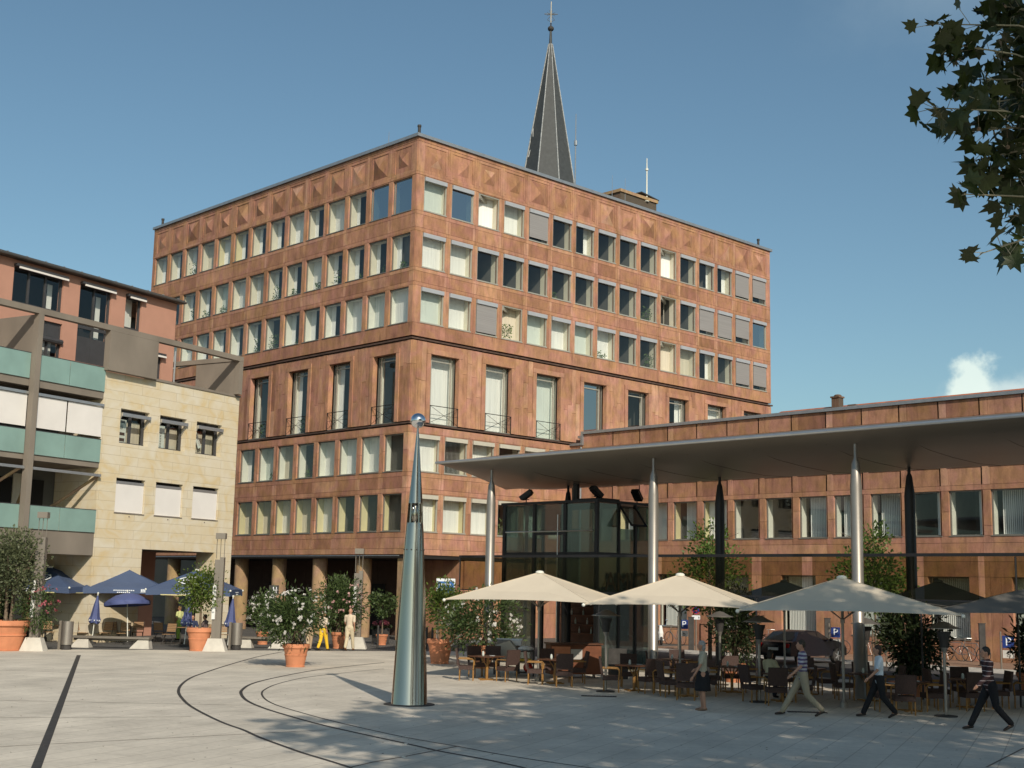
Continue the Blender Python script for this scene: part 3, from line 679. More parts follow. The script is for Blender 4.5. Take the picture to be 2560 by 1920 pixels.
def w1(mb):
    xs=[(-9.3,-8.18),(-6.33,-5.63),(-3.79,-3.07),(-1.21,0)]
    th=.45
    # piers and bands of the stone front
    mb.box(-9.3,0,0,th,10.78,12.38); mb.box(-9.3,0,0,th,7.53,9.16); mb.box(-9.3,0,0,th,4.29,5.92)
    for a,b_ in xs: mb.box(a,b_,0,th,5.92,7.53); mb.box(a,b_,0,th,9.16,10.78)
    mb.box(-9.3,-6.28,0,th,0,4.29); mb.box(-1.28,0,0,th,0,4.29)
    mb.box(-9.3,-8.9,th,3.2,0,12.38); mb.box(-.4,0,th,BD,4.3,12.38); mb.box(-6.7,-6.28,th,BD,0,4.3); mb.box(-1.28,-.01,th,1.2,0,4.29)
bpart('stone_wall',M['ashlar'],w1)
bpart('coping',M['conc'],lambda m:(m.box(-6.35,.03,-.05,.5,12.385,12.5),m.box(-.4,.03,.5,BD,12.385,12.5)))
bpart('passage_ceiling',M['conc'],lambda m:m.box(-6.28,-.42,.46,BD,4.32,4.6))
bpart('building_core',M['dark'],lambda m:(m.box(-8.88,-.42,2.2,BD-.1,4.7,12.3),m.box(-22,-9.35,3.4,BD,0,12.2),m.box(-8.9,-6.72,1,BD-.1,0,4.6)))
def awn(i,x0,x1):
    f=MB(); z0,z1=9.16,10.78
    f.box(x0+.02,x0+.16,.3,.38,z0,z1); f.box(x1-.16,x1-.02,.3,.38,z0,z1); f.box((x0+x1)/2-.07,(x0+x1)/2+.07,.3,.38,z0,z1); f.box(x0,x1,.3,.38,z0,z0+.08); f.box(x0,x1,.3,.38,z1-.25,z1)
    w_=f.build('window',M['dframe'],bb)
    g=MB(); g.quad((x0,.35,z0),(x1,.35,z0),(x1,.35,z1),(x0,.35,z1)); g.build('pane',M['glass'],w_)
    a=MB(); a.box(x0+.02,x1+.0,-.12,.02,z1-.36,z1-.2); a.build('awning_rail',M['alu'],w_)
    a=MB(); a.bar((x1-.05,-.08,z1-.3),(x1-.05,.28,z1-.75),.03); a.bar((x0+.05,-.08,z1-.3),(x0+.05,.28,z1-.75),.03); a.build('awning_arm',M['alu'],w_)
    c=MB(); c.quad((x0,.62,z0),(x1,.62,z0),(x1,.62,z1-.5),(x0,.62,z1-.5)); c.build('curtain',M['curtb'],w_)
    p=MB(); xm=(x0+x1)/2
    if i<2: p.quad((x0+.2,.43,z0+.05),(xm-.12,.43,z0+.05),(xm-.12,.43,z1-.45),(x0+.2,.43,z1-.45))
    else: p.box(-.12,.12,0,.01,-.55,.55); p.v=[tuple(T(x0+.5,.43,z0+.85)@RY(R(-28))@Vector(v)) for v in p.v]
    ban=p.build('banner',M['curtg'],w_)
    d=MB()
    if i==0:
        for zz,hh in ((z0+1.0,.13),(z0+.42,.14),(z0+.14,.15)): d.quad((x0+.27,.42,zz),(xm-.2,.42,zz),(xm-.2,.42,zz+hh),(x0+.27,.42,zz+hh))
        for k in range(8): an=k*.785; d.quad((x0+.5,.42,z0+.8),(x0+.5+.12*math.cos(an),.42,z0+.8+.12*math.sin(an)),(x0+.5+.09*math.cos(an+.35),.42,z0+.8+.09*math.sin(an+.35)))
    elif i==1:
        for col_ in (0,1):
            for k in range(9 if col_==0 else 6): zz=z0+.12+k*.13; xx=x0+.3+col_*.2; d.box(xx,xx+.07,.415,.42,zz,zz+.02); d.box(xx,xx+.015,.415,.42,zz,zz+.08); d.box(xx+.04,xx+.07,.415,.42,zz+.05,zz+.07)
    else:
        d.box(.02,.07,-.01,-.005,-.45,.3); d.v=[tuple(T(x0+.5,.43,z0+.85)@RY(R(-28))@Vector(v)) for v in d.v]
    d.build('banner_print',M['slot'] if i<2 else M['kerb'],w_)
for i,(x0,x1) in enumerate(((-8.18,-6.33),(-5.63,-3.79),(-3.07,-1.21))):
    awn(i,x0,x1)
    f=MB(); z0,z1=5.92,7.53
    f.box(x0,x1,.25,.3,z0,z1); w_=f.build('screened_window',M['dark'],bb)
    a=MB(); a.box(x0+.03,x1-.03,.05,.13,z1-.26,z1-.14); a.build('blind_rail',M['alu'],w_)
    a=MB(); a.box(x0+.02,x1-.02,.07,.085,z0+.02,z1-.26); a.build('screen_blind',M['blindw'],w_)
    a=MB(); a.box(x0-.03,x1+.03,-.03,.0,z0-.04,z0); a.bar(((x0+x1)/2,-.03,z0-.15),((x0+x1)/2,0,z0-.15),.03); a.build('sill',M['conc'],w_)
# balcony side
def bal(m):
    for z0,z1,d in ((11.07,11.4,.0),(7.88,8.13,.0),(4.65,4.93,.0)): m.box(-22,-9.31,d,3.3,z0,z1)
    m.box(-22,-9.31,.0,.25,3.9,4.65)
bpart('balcony_slab',M['conc'],bal)
for px in (-13.6,-19.2): bpart('frame_post',M['conc'],lambda m:m.box(px,px+.28,-.35,-.03,0,14.24))
for z0,z1 in ((11.4,12.5),(8.13,9.16),(4.93,5.93)):
    for x0,x1 in ((-11.4,-9.33),(-13.3,-11.43),(-16.3,-13.63),(-19,-16.33)):
        o=bpart('balcony_glass',M['frost'],lambda m:m.box(x0,x1,-.06,-.035,z0,z1)); bpart('glass_rail',M['dframe'],lambda m:m.box(x0,x1,-.07,-.025,z1+.002,z1+.03),o)
for x0,x1 in ((-11.35,-9.33),(-13.3,-11.43),(-16.5,-13.63)):
    bpart('screen_blind',M['blindw'],lambda m:m.box(x0,x1,-.02,.0,9.3,10.68))
bpart('blind_rail',M['alu'],lambda m:(m.box(-19,-13.63,-.1,.0,10.7,10.82),m.box(-13.3,-9.31,-.1,.0,10.7,10.82)))
bpart('awning_rod',M['alu'],lambda m:(m.box(-19,-13.63,-.2,-.08,7.46,7.58),m.box(-13.3,-9.31,-.2,-.08,7.46,7.58)))
for xa,xb in ((-9.4,-10.9),(-13.2,-12.2),(-13.8,-15.3)): bpart('awning_arm',M['sandc'],lambda m:m.tube([(xa,-.1,7.5),(xb,2.0,5.6)],.07,6))
bpart('loggia_back',M['room'],lambda m:(m.box(-22,-9.31,2.8,2.95,4.93,7.88),m.box(-22,-9.31,2.8,2.95,8.13,11.07)))
for x0,x1 in ((-13,-11.8),(-10.9,-10.0),(-16.3,-14.2)): bpart('loggia_door',M['dark'],lambda m:m.box(x0,x1,2.72,2.79,4.95,7.3))
bpart('loggia_curtain',M['curtb'],lambda m:m.box(-11.75,-10.95,2.70,2.75,4.95,7.5))
for x0,x1,z1 in ((-12.4,-12.15,3.2),(-11.0,-10.4,2.4),(-10.9,-10.55,1.6)): bpart('shop_post',M['sandc'],lambda m:m.box(x0,x1,2.4,2.6,0 if z1>2.5 else 1,z1))
# the concrete frame on the terrace
bpart('frame_beam',M['conc'],lambda m:(m.box(-22,-.21,-.34,-.02,14.245,14.50),m.box(-.52,-.21,-.02,6.3,14.26,14.5),m.box(-6,-.55,6.05,6.3,14.26,14.5)))
bpart('frame_block',M['conc'],lambda m:m.box(-9.45,-6.36,-.34,.0,12.395,14.24))
bpart('frame_post',M['conc'],lambda m:m.box(-.5,-.21,-.33,-.03,12.51,14.25))
bpart('terrace_screen',M['conc'],lambda m:m.box(-.47,-.3,.0,2.7,12.51,14.25))
bpart('terrace_screen',M['conc'],lambda m:m.box(-13.5,-13.35,.0,3.0,12.4,14.24))
bpart('terrace_floor',M['conc'],lambda m:m.box(-22,-.42,.46,BD+3,12.25,12.38))
# ------------------------------------------------------------------ the salmon house set back behind the terrace
PO=(ORG[0]-4*math.sin(RZB),ORG[1]+4*math.cos(RZB),0)
pk=empty('salmon_house',PO,RZB,'salmon pink rendered house with dark framed windows behind the concrete terrace frame','house')
def ppart(name,m,fn,parent=None):
    mb=MB(); fn(mb); return mb.build(name,m,parent or pk)
ws=[(-11.57,-8.6,15.55,17.3,3),(-7.55,-5.5,13.4,17.3,2),(-4.52,-3.4,15.6,17.3,1),(-10.02,-8.5,12.5,15.05,2),(-2.33,-1.73,12.5,14.6,1),(-16.2,-13.4,15.5,17.3,3)]
def pw(m):
    xs=sorted({-24,-.85}|{a for w_ in ws for a in w_[:2]}); 
    for a,b_ in zip(xs[:-1],xs[1:]):
        zz=[(w_[2],w_[3]) for w_ in ws if w_[0]<=a+.01 and w_[1]>=b_-.01]; zz.sort(); z=12.4
        for q0,q1 in zz:
            if q0>z: m.box(a,b_,0,.35,z,q0)
            z=q1
        m.box(a,b_,0,.35,z,17.6)
    m.box(-.87,-.85,.0,9,12.3,17.6); m.box(-24,-.9,0.36,9,0,12.4)
ppart('rendered_wall',M['pink'],pw)
ppart('house_core',M['dark'],lambda m:m.box(-24,-1.0,1.8,9,12.4,17.5))
ppart('roof',M['roofd'],lambda m:(m.add([(-24,-.35,17.60),(-.6,-.35,17.60),(-.6,9,17.9),(-24,9,17.9),(-24,-.35,17.78),(-.6,-.35,17.78),(-.6,9,18.2),(-24,9,18.2)],[(0,3,2,1),(4,5,6,7),(0,1,5,4),(1,2,6,5),(2,3,7,6),(3,0,4,7)]),m.tube([(-24,-.42,17.66),(-.6,-.42,17.66)],.07,8)))
ppart('downpipe',M['alu'],lambda m:(m.tube([(-12.55,-.08,17.6),(-12.55,-.08,12.4)],.05,8),m.tube([(-.8,-.06,15),(-.8,-.06,12.4)],.05,8)))
for i in range(11): ppart('snow_hook',M['alu'],lambda m:m.box(-12.2+i*1.12,-12.1+i*1.12,-.2,-.15,17.79,17.86))
for i,(x0,x1,z0,z1,n) in enumerate(ws):
    lowpanel = i==1
    f=MB(); t=.1; zb=z0
    f.box(x0,x0+t,.1,.2,z0,z1); f.box(x1-t,x1,.1,.2,z0,z1); f.box(x0+t,x1-t,.1,.2,z1-t,z1); f.box(x0+t,x1-t,.1,.2,z0,z0+t*1.2)
    for k in range(1,n): xx=x0+(x1-x0)*k/n; f.box(xx-.05,xx+.05,.1,.2,z0+t,z1-t)
    if i==1: f.box(x0+t,x1-t,.12,.18,13.5,14.7); f.box(x0+t,x1-t,.1,.2,15.1,15.25)
    if i==3: f.box(x0+t,x1-t,.12,.18,14.3,14.95); f.tube([(x0,-.05,14.15),(x1,-.05,14.15)],.13,8)
    w_=f.build('window',M['dframe'],pk)
    g=MB(); g.quad((x0,.15,z0),(x1,.15,z0),(x1,.15,z1),(x0,.15,z1)); g.build('pane',M['glass'],w_)
    if i!=3:
        a=MB(); a.box(x0-.02,x1+.12,-.22,.0,z1-.02,z1+.1); a.build('awning_box',M['dframe'],w_)
        a=MB(); a.box(x0+.12,x1+.1,-.26,-.2,z1-.12,z1-.03); a.build('awning_bar',M['blindw'],w_)
    c=MB()
    if i in (0,1,5): c.box(x1-.45,x1-.15,.6,.62,z0,z1-.3)
    else: c.box(x0+.1,x1-.1,.6,.62,z0,z1)
    c.build('curtain',M['curt'],w_)
# pale wall with a small window seen through the passage, hedge at its foot
M['palewall']=mat('pale_render_wall',(.5,.46,.38),.9,0,.1,.7)
pb=empty('courtyard_house',(40,95,0),0,'pale rendered courtyard wall with one small square window seen through the passage','house')
mb=MB(); mb.box(0,11.4,0,.3,0,9); mb.box(12.0,22,0,.3,0,9); mb.box(11.4,12,0,.3,0,3.65); mb.box(11.4,12,0,.3,4.25,9); mb.build('rendered_wall',M['palewall'],pb)
mb=MB(); mb.box(11.4,12,.2,.28,3.65,4.25); mb.build('small_window',M['dframe'],pb)

# ------------------------------------------------------------------ canopy
M['canw']=mat('silver_canopy_skin',(.25,.225,.195),.42,.55,.05,.7)
M['steel']=mat('satin_column_steel',(.34,.315,.285),.42,.7,.06,2)
M['black']=mat('black_painted_steel',(.03,.03,.034),.4,.3,.1)
can=empty('metal_canopy',(33,30,0),0,'long wing shaped silver canopy on steel columns over the cafe terrace','canopy')
def canopy():
    prof=[(32.25,7.47,7.40),(32.35,7.54,7.33),(33.0,7.62,7.12),(34.2,7.7,6.95),(35.6,7.76,6.85),(37.2,7.76,6.80),(38.6,7.68,6.86),(39.9,7.55,7.0),(40.9,7.4,7.18),(41.1,7.32,7.27)]
    mb=MB(T(-33,-30,0)); vs=[];fs=[]; m=len(prof)
    stations=[0,.25,.7,1.4,2.4,3.6]+[3.6+2.55*i for i in range(1,22)]
    for s_ in stations:
        f=math.sin(min(1,s_/3.6)*math.pi/2)
        for X_,zt,zb in prof:
            ye=37.3+max(0,(X_-32.3))*.62; y=ye-s_ if s_<3.7 else 37.3-s_+ (max(0,X_-32.3))*.62*max(0,1-(s_-3.6)/9)
            mid=7.42
            vs.append((X_,y,mid+(zt-mid)*(.15+.85*f)))
        for X_,zt,zb in prof:
            ye=37.3+max(0,(X_-32.3))*.62; y=ye-s_ if s_<3.7 else 37.3-s_+ (max(0,X_-32.3))*.62*max(0,1-(s_-3.6)/9)
            mid=7.40-max(0,X_-36)*.035
            vs.append((X_,y,mid+(zb-mid)*f))
    n=2*m
    for i in range(len(stations)-1):
        a=i*n;b_=a+n
        for k in range(m-1):
            fs.append((a+k,a+k+1,b_+k+1,b_+k)); fs.append((a+m+k+1,a+m+k,b_+m+k,b_+m+k+1))
        fs.append((a+m,a,b_,b_+m)); fs.append((a+m-1,a+2*m-1,b_+2*m-1,b_+m-1))
    fs.append(tuple(range(m))[::-1]+tuple(range(m,2*m)))
    mb.add(vs,fs); o=mb.build('canopy_roof',M['canw'],can); smooth_by_angle(o,50)
    mb=MB(T(-33,-30,0)); mb.tube([(32.22,37.35,7.43),(32.22,-20,7.43)],.055,8); mb.build('edge_trim',M['alu'],can)
    mb=MB(T(-33,-30,0))
    for i in range(20):
        y=33.6-2.55*i; mb.tube([(32.9,y,7.148),(34.2,y,6.944),(35.6,y,6.844),(37.2,y,6.794),(38.6,y,6.854)],.004,4)
    mb.build('skin_seam',M['slot'],can)
canopy()
cy=[35.1,27.4,19.95,12.4,4.8]
for y in cy:
    mb=MB(T(-33,-30,0)); mb.lathe([(.22,0),(.215,.05),(.165,.1),(.165,5.9),(.12,6.55),(.05,6.72),(.05,7.12)],24,33.0,y); o=mb.build('front_column',M['steel'],can); smooth_by_angle(o,50)
for y in [35.0,27.74,20.5,12.9,5.3]:
    mb=MB(T(-33,-30,0)); mb.lathe([(.165,0),(.165,5.9),(.09,6.5),(.05,6.6),(.05,6.85)],20,37.0,y); o=mb.build('rear_column',M['black'],can); smooth_by_angle(o,50)
# glass wind screen
M['tglass']=glassmat('brown_tinted_glass',(.70,.68,.57),-.02)
sc=empty('glass_screen',(34.4,38.3,0),0,'long tinted glass wind screen with a dark top rail behind the front columns','screen')
mb=MB(T(-34.4,-38.3,0)); mb.box(34.36,34.44,-5,38.3,3.96,4.05); mb.box(34.37,34.43,-5,38.3,2.72,2.76); mb.build('top_rail',M['black'],sc)
ys=[38.27,36.25,35.0,33.1,32.5,30.6,28.44,28.2,26.3,24.55,24.2,22.7,22.35,20.6,18.95,18.69,17.05,16.89,15.3,13.5,13.2,11.5,9.5,7.5,5.5]
for a,b_ in zip(ys[:-1],ys[1:]):
    if a-b_<.45: continue
    mb=MB(T(-34.4,-38.3,0)); mb.box(34.39,34.41,b_+.012,a-.012,2.76,3.96); mb.build('glass_panel',M['tglass'],sc)
for y,z in ((38.27,3.95),(36.4,3.95),(16,3.95),(31,2.7),(24.4,2.7),(18.8,2.7),(8,2.7)):
    mb=MB(T(-34.4,-38.3,0)); mb.bar((34.4,y,0),(34.4,y,z),.028); mb.build('screen_post',M['black'],sc)

# ------------------------------------------------------------------ glass cafe pavilion
M['pglass']=glassmat('dark_pavilion_glass',(.34,.42,.39),.08,alpha=.16)
M['wood']=mat('reddish_brown_wood',(.17,.06,.028),.45,0,.2,3)
pv=empty('cafe_pavilion',(35.8,32.4,0),0,'two storey dark framed glass cafe pavilion under the canopy','pavilion')
PX0,PX1,PY0,PY1,PZ=0,3.1,0,4.85,6.02
def pp(name,m,fn,parent=None):
    mb=MB(); fn(mb); o=mb.build(name,m,parent or pv); return o
def fr(m):
    for y in (0,1.58,3.2,4.85): m.box(-.06,.06,y-.07,y+.07,0,PZ)
    for x in (1.2,2.15,3.1): m.box(x-.05,x+.05,-.06,.06,0,PZ); m.box(x-.05,x+.05,4.8,4.9,0,PZ)
    for z in (2.6,4.15): m.box(-.05,.05,.07,4.78,z-.05,z+.05); m.box(.07,3.05,-.05,.05,z-.05,z+.05)
    m.box(-.05,.05,1.6,3.2,4.85,4.95)
pp('frame',M['black'],fr)
pp('roof',M['black'],lambda m:(m.box(-.12,3.25,-.12,4.97,PZ,PZ+.1),m.box(.5,1.6,.3,1.7,PZ+.1,PZ+.2),m.box(1.0,1.8,2.9,3.9,PZ+.1,PZ+.19),m.tube([(.9,1.9,PZ+.1),(.9,1.9,7.2)],.13,12),m.tube([(1.1,2.2,PZ+.1),(1.1,2.2,6.7)],.08,8)))
pp('floor',M['conc'],lambda m:m.box(.08,3.05,.08,4.8,2.75,2.95)); pp('base_slab',M['conc'],lambda m:m.box(.0,3.1,.0,4.85,.0,.03))
for y0,y1 in ((.07,1.51),(1.65,3.13),(3.27,4.78)):
    for z0,z1 in ((.05,2.55),(2.65,4.1),(4.2,6.0)):
        if z0<1 and y0<2: continue
        pp('glass_panel',M['pglass'],lambda m:m.box(-.01,.01,y0,y1,z0,z1))
for x0,x1 in ((.07,1.15),(1.25,2.1),(2.2,3.05)):
    for z0,z1 in ((.05,2.55),(2.65,4.1),(4.2,6.0)):
        if x0>1 and x0<2 and z0>4: z1=5.1
        pp('glass_panel',M['pglass'],lambda m:m.box(x0,x1,-.01,.01,z0,z1))
vw=MB(T(1.68,-.02,5.95)@RX(R(-38))); vw.box(-.45,.45,-.03,.03,-.95,-.9); vw.box(-.45,-.4,-.03,.03,-.9,0); vw.box(.4,.45,-.03,.03,-.9,0); o=vw.build('vent_window',M['black'],pv)
v2=MB(T(1.68,-.02,5.95)@RX(R(-38))); v2.quad((-.4,0,-.9),(.4,0,-.9),(.4,0,0),(-.4,0,0)); v2.build('pane',M['glassb'],o)
pp('handrail',M['alu'],lambda m:(m.bar((-.1,.1,4.98),(-.1,4.7,4.98),.025),m.bar((-.09,1.9,0),(-.09,1.9,5.6),.02)))
pp('partition',M['wood'],lambda m:(m.box(2.2,2.3,3.0,3.9,3.0,5.2),m.box(2.95,3.02,.3,4.6,.04,2.6)))
pp('inner_blind',M['curtb'],lambda m:m.box(.3,.33,1.75,3.1,5.0,5.9))
pp('shelf',M['wood'],lambda m:[m.box(2.5,2.9,.6,4.2,z,z+.04) for z in (1.1,1.45,1.8,2.1)])
for i in range(16):
    b_=MB(); y=.75+i*.21; z=(1.14,1.49,1.84)[i%3]; b_.lathe([(.035,z),(.035,z+.15),(.012,z+.19),(.012,z+.25)],8,2.65,y); tag(b_.build('bottle',M['curtg'] if i%2 else M['pot']))
for o in [o for o in bpy.data.objects if o.name.startswith('bottle')]:
    o.location=(35.8,32.4,0); tag(o,'small bottle on the back shelf of the dark cafe pavilion','bottle','bottles on the pavilion shelves')
pp('sign_letters',M['slot'],lambda m:None)
for o in [o for o in bpy.data.objects if o.name.startswith('sign_letters')]: bpy.data.objects.remove(o)
M['sign']=mat('dark_gold_lettering',(.10,.06,.03),.5,.3,.1)
text_mesh('AMICI',.95,M['sign'],'lettering',pv,T(1.62,-.10,3.12)@RX(R(90)),.01)
# flood lamps on the pavilion roof
for i,(x,y,an,l_) in enumerate(((.3,4.0,-20,'left'),(.4,.4,30,'middle'),(2.6,.3,60,'right'))):
    e=empty('flood_lamp',(35.8+x,32.4+y,PZ+.1),R(an)-YAW,'black tilted flood lamp on the pavilion roof, the '+l_+' one','lamp','flood lamps on the pavilion roof')
    mb=MB(); mb.bar((0,0,0),(0,0,.16),.025); mb.bar((-.12,0,.14),(.12,0,.14),.02); mb.build('bracket',M['black'],e)
    mb=MB(T(0,0,.32)@RY(R(-35 if i==0 else 40))); mb.box(-.26,.26,-.16,.16,-.08,.08); mb.box(-.2,.2,-.12,.12,-.12,-.08); mb.build('lamp_head',M['black'],e)

# ------------------------------------------------------------------ steel cone
M['stain']=mat('polished_steel',(.46,.43,.38),.15,1.0,.12,1.5,stretch=(1,1,.2))
M['mirror']=mat('mirror_steel',(.78,.78,.8),.05,1.0,0)
cn=empty('steel_cone',(20.95,25.02,0),0,'tall tapering stainless steel cone topped by a mirror ball on the plaza','sculpture')
mb=MB(); mb.lathe([(.445,0),(.44,.02),(.285,3.1)],48); mb.lathe([(.282,3.1),(.222,4.2),(.205,4.38)],48); o=mb.build('lower_cone',M['stain'],cn); smooth_by_angle(o,60)
mb=MB(); mb.lathe([(.175,4.86),(.018,6.78)],48); o=mb.build('upper_cone',M['stain'],cn); smooth_by_angle(o,60)
mb=MB()
for k in range(5):
    a=R(180)+YAW*0+k*2*math.pi/5+.2; mb.bar((math.cos(a)*.185,math.sin(a)*.185,4.36),(math.cos(a)*.16,math.sin(a)*.16,4.88),.022)
mb.ell((.02,0,4.52),(.09,.09,.12),10,6); mb.ell((-.05,.03,4.72),(.07,.07,.09),10,6); mb.lathe([(.06,4.37),(.12,4.6),(.05,4.86)],12)
# half shell on the far side, as the opening faces the camera
vs=[];fs=[]
for i in range(15):
    a=math.pi/2-YAW-1.9+3.8*i/14
    vs+= [(math.cos(a)*.205,math.sin(a)*.205,4.37),(math.cos(a)*.176,math.sin(a)*.176,4.87)]
for i in range(14): fs.append((2*i,2*i+2,2*i+3,2*i+1))
mb.add(vs,fs); o=mb.build('open_lantern',M['stain'],cn); smooth_by_angle(o,50)
mb=MB(); mb.ell((0,0,6.93),(.19,.19,.19),32,20); o=mb.build('mirror_ball',M['mirror'],cn); smooth_by_angle(o,80)
mb=MB(); mb.lathe([(.62,.001),(.62,.015),(.45,.02)],48); mb.build('base_ring',M['slot'],cn)
mb=MB()
for k in range(12):
    a=k*math.pi/6+.1; mb.ell((math.cos(a)*.25,math.sin(a)*.25,3.72),(.02,.02,.02),8,6)
mb.build('bolt_ring',M['slot'],cn)

# unseen houses added behind the camera to give steel and panes something to reflect
for i,(x,y,w_,h_,c_) in enumerate(((-22,-34,13,13,(.5,.44,.34)),(-8,-41,12,15,(.42,.3,.22)),(5,-47,13,12,(.55,.52,.46)),(20,-52,12,14,(.4,.33,.26)),(34,-58,14,13,(.5,.4,.3)))):
    e=empty('reflection_house',(x,y,0),R(-25),('cream','brick red','white','brown','sandy')[i]+' rendered house added unseen behind the camera for reflections','house')
    m_=mat('house_render_%d'%i,c_,.9,0,.1,.6)
    mb=MB(); mb.box(0,w_,-9,0,0,h_); mb.build('wall',m_,e)
    mb=MB(); mb.add([(-.4,-9.4,h_),(w_+.4,-9.4,h_),(w_+.4,.4,h_),(-.4,.4,h_),(-.4,-4.5,h_+4),(w_+.4,-4.5,h_+4)],[(0,1,5,4),(2,3,4,5),(1,2,5),(3,0,4),(3,2,1,0)]); mb.build('roof',M['roofd'],e)
    for r in range(4):
        for k in range(5):
            if 1.2+r*3.1+1.7>h_: continue
            mb=MB(); x0=1+k*(w_-2)/4.6; mb.box(x0,x0+1.1,.002,.06,1.2+r*3.1,2.9+r*3.1); mb.build('window',M['glassb'],e)
# ------------------------------------------------------------------ foliage
M['olive']=leafmat('olive_leaf',(.05,.065,.03),(.17,.19,.10),.25)
M['lemon']=leafmat('citrus_leaf',(.04,.075,.015),(.20,.27,.05),.4)
M['oleaf']=leafmat('oleander_leaf',(.025,.045,.015),(.11,.16,.05),.3)
M['dleaf']=leafmat('dark_shrub_leaf',(.015,.025,.01),(.06,.085,.03),.25)
M['yleaf']=leafmat('young_tree_leaf',(.05,.095,.02),(.17,.26,.06),.4)
M['fwhite']=leafmat('white_blossom',(.72,.70,.66),(.85,.82,.78),.3)
M['fpink']=leafmat('pink_blossom',(.62,.30,.30),(.8,.55,.52),.3)
M['fred']=leafmat('crimson_blossom',(.42,.05,.09),(.62,.22,.26),.3)
M['bark']=mat('grey_brown_bark',(.16,.12,.085),.9,0,.3,6,.5,20)
M['terra']=mat('terracotta',(.56,.225,.115),.75,0,.14,2.5,.2,15)
M['soil']=mat('dark_soil',(.05,.035,.025),.95,0,.3,8,.5,30)
def leaf_ball(mb,c,r,n,size,rr,narrow=.32,shell=.35,droop=.1,clump=14):
    c=Vector(c); cl=[]
    for i in range(clump):
        d=Vector((rr.gauss(0,1),rr.gauss(0,1),rr.gauss(0,1))).normalized(); k=rr.uniform(shell,1.0)
        cl.append((Vector((d.x*r[0]*k,d.y*r[1]*k,d.z*r[2]*k)),rr.uniform(.22,.42),rr.uniform(-.2,.25)))
    for i in range(n):
        q,s,tt=cl[rr.randrange(clump)]
        o=Vector((rr.gauss(0,1)*s*r[0],rr.gauss(0,1)*s*r[1],rr.gauss(0,1)*s*r[2]))
        p=c+q+o*.8
        e=(p-c); 
        if (e.x/r[0])**2+(e.y/r[1])**2+(e.z/r[2])**2>1.55: continue
        d=(e.normalized()+Vector((rr.gauss(0,.6),rr.gauss(0,.6),rr.gauss(.1,.6)-droop))).normalized(); s_=d.cross(Vector((rr.gauss(0,1),rr.gauss(0,1),rr.gauss(0,1)))).normalized()
        L_=size*rr.uniform(.7,1.3); mb.tone=min(1,max(0,.45+tt+rr.gauss(0,.2)))
        mb.quad(p,p+d*L_*.5+s_*L_*narrow,p+d*L_,p+d*L_*.5-s_*L_*narrow)
def blossoms(mb,c,r,n,size,rr,zmin=-.6,facing=None):
    c=Vector(c)
    for i in range(n):
        while True:
            d=Vector((rr.gauss(0,1),rr.gauss(0,1),rr.gauss(0,1))).normalized()
            if d.z>zmin and (facing is None or d.dot(facing)>-.2): break
        b_=c+Vector((d.x*r[0],d.y*r[1],d.z*r[2]))*rr.uniform(.85,1.1)
        for j in range(rr.randint(2,5)):
            p=b_+Vector((rr.gauss(0,1),rr.gauss(0,1),rr.gauss(0,1)))*size*.9
            nrm=(d+Vector((rr.gauss(0,.4),rr.gauss(0,.4),rr.gauss(0,.4)))).normalized(); a=nrm.cross(Vector((.3,.5,.8))).normalized(); b2=nrm.cross(a)
            mb.tone=rr.random()
            for k in range(5):
                an=k*1.2566; u_=a*math.cos(an)+b2*math.sin(an); v_=a*math.cos(an+1.57)+b2*math.sin(an+1.57)
                mb.quad(p,p+u_*size*.55+v_*size*.3+nrm*.01,p+u_*size,p+u_*size*.55-v_*size*.3+nrm*.01)
def pot_prof(r,h):
    return [(r*.68,0),(r*.70,.03),(r*.66,.05),(r*.80,h*.5),(r*.835,h*.5),(r*.835,h*.54),(r*.80,h*.55),(r*.90,h*.80),(r*.96,h*.81),(r*1.0,h*.84),(r*1.0,h*.98),(r*.97,h),(r*.88,h),(r*.87,h*.93),(0,h*.93)]
def potted(u,v,r,h,label,plant,rr,dep=None,name='potted_plant',cat='potted plant'):
    p=gp(u,v) if dep is None else gd(u,dep)
    e=empty(name,p,0,label,cat)
    mb=MB(); mb.lathe(pot_prof(r,h),36); o=mb.build('pot',M['terra'],e); smooth_by_angle(o,35)
    mb=MB(); mb.lathe([(r*.86,h*.92),(0,h*.955)],20); mb.build('soil',M['soil'],e)
    plant(e,rr,h,r); return e
view=Vector((-math.sin(YAW),-math.cos(YAW),.1))
sideV=Vector((math.cos(YAW),-math.sin(YAW),0))
def oleander(rx,zc,rz,off=0,leaf='oleaf',fl='fwhite',nf=60,n=3800,fs=.055,ls=.17):
    def f(e,rr,h,r):
        c=sideV*off; c=Vector((c.x,c.y,zc)); mb=MB()
        for i in range(16):
            a=rr.uniform(0,6.28); k=rr.uniform(.2,.8); mb.tube([(rr.gauss(0,r*.25),rr.gauss(0,r*.25),h*.9),(c.x*.4+math.cos(a)*k*rx*.4,c.y*.4+math.sin(a)*k*rx*.4,(h+zc)/2),(c.x+math.cos(a)*k*rx,c.y+math.sin(a)*k*rx,zc+rz*rr.uniform(-.1,.6))],[.022,.016,.008],5)
        mb.build('stems',M['bark'],e)
        mb=MB(); leaf_ball(mb,c,(rx,rx,rz),n,ls,rr,.16,.3,0,26); mb.build('leaves',M[leaf],e)
        if nf: mb=MB(); blossoms(mb,c,(rx,rx,rz),nf,fs,rr,-.75,view); mb.build('blossoms',M[fl],e)
    return f
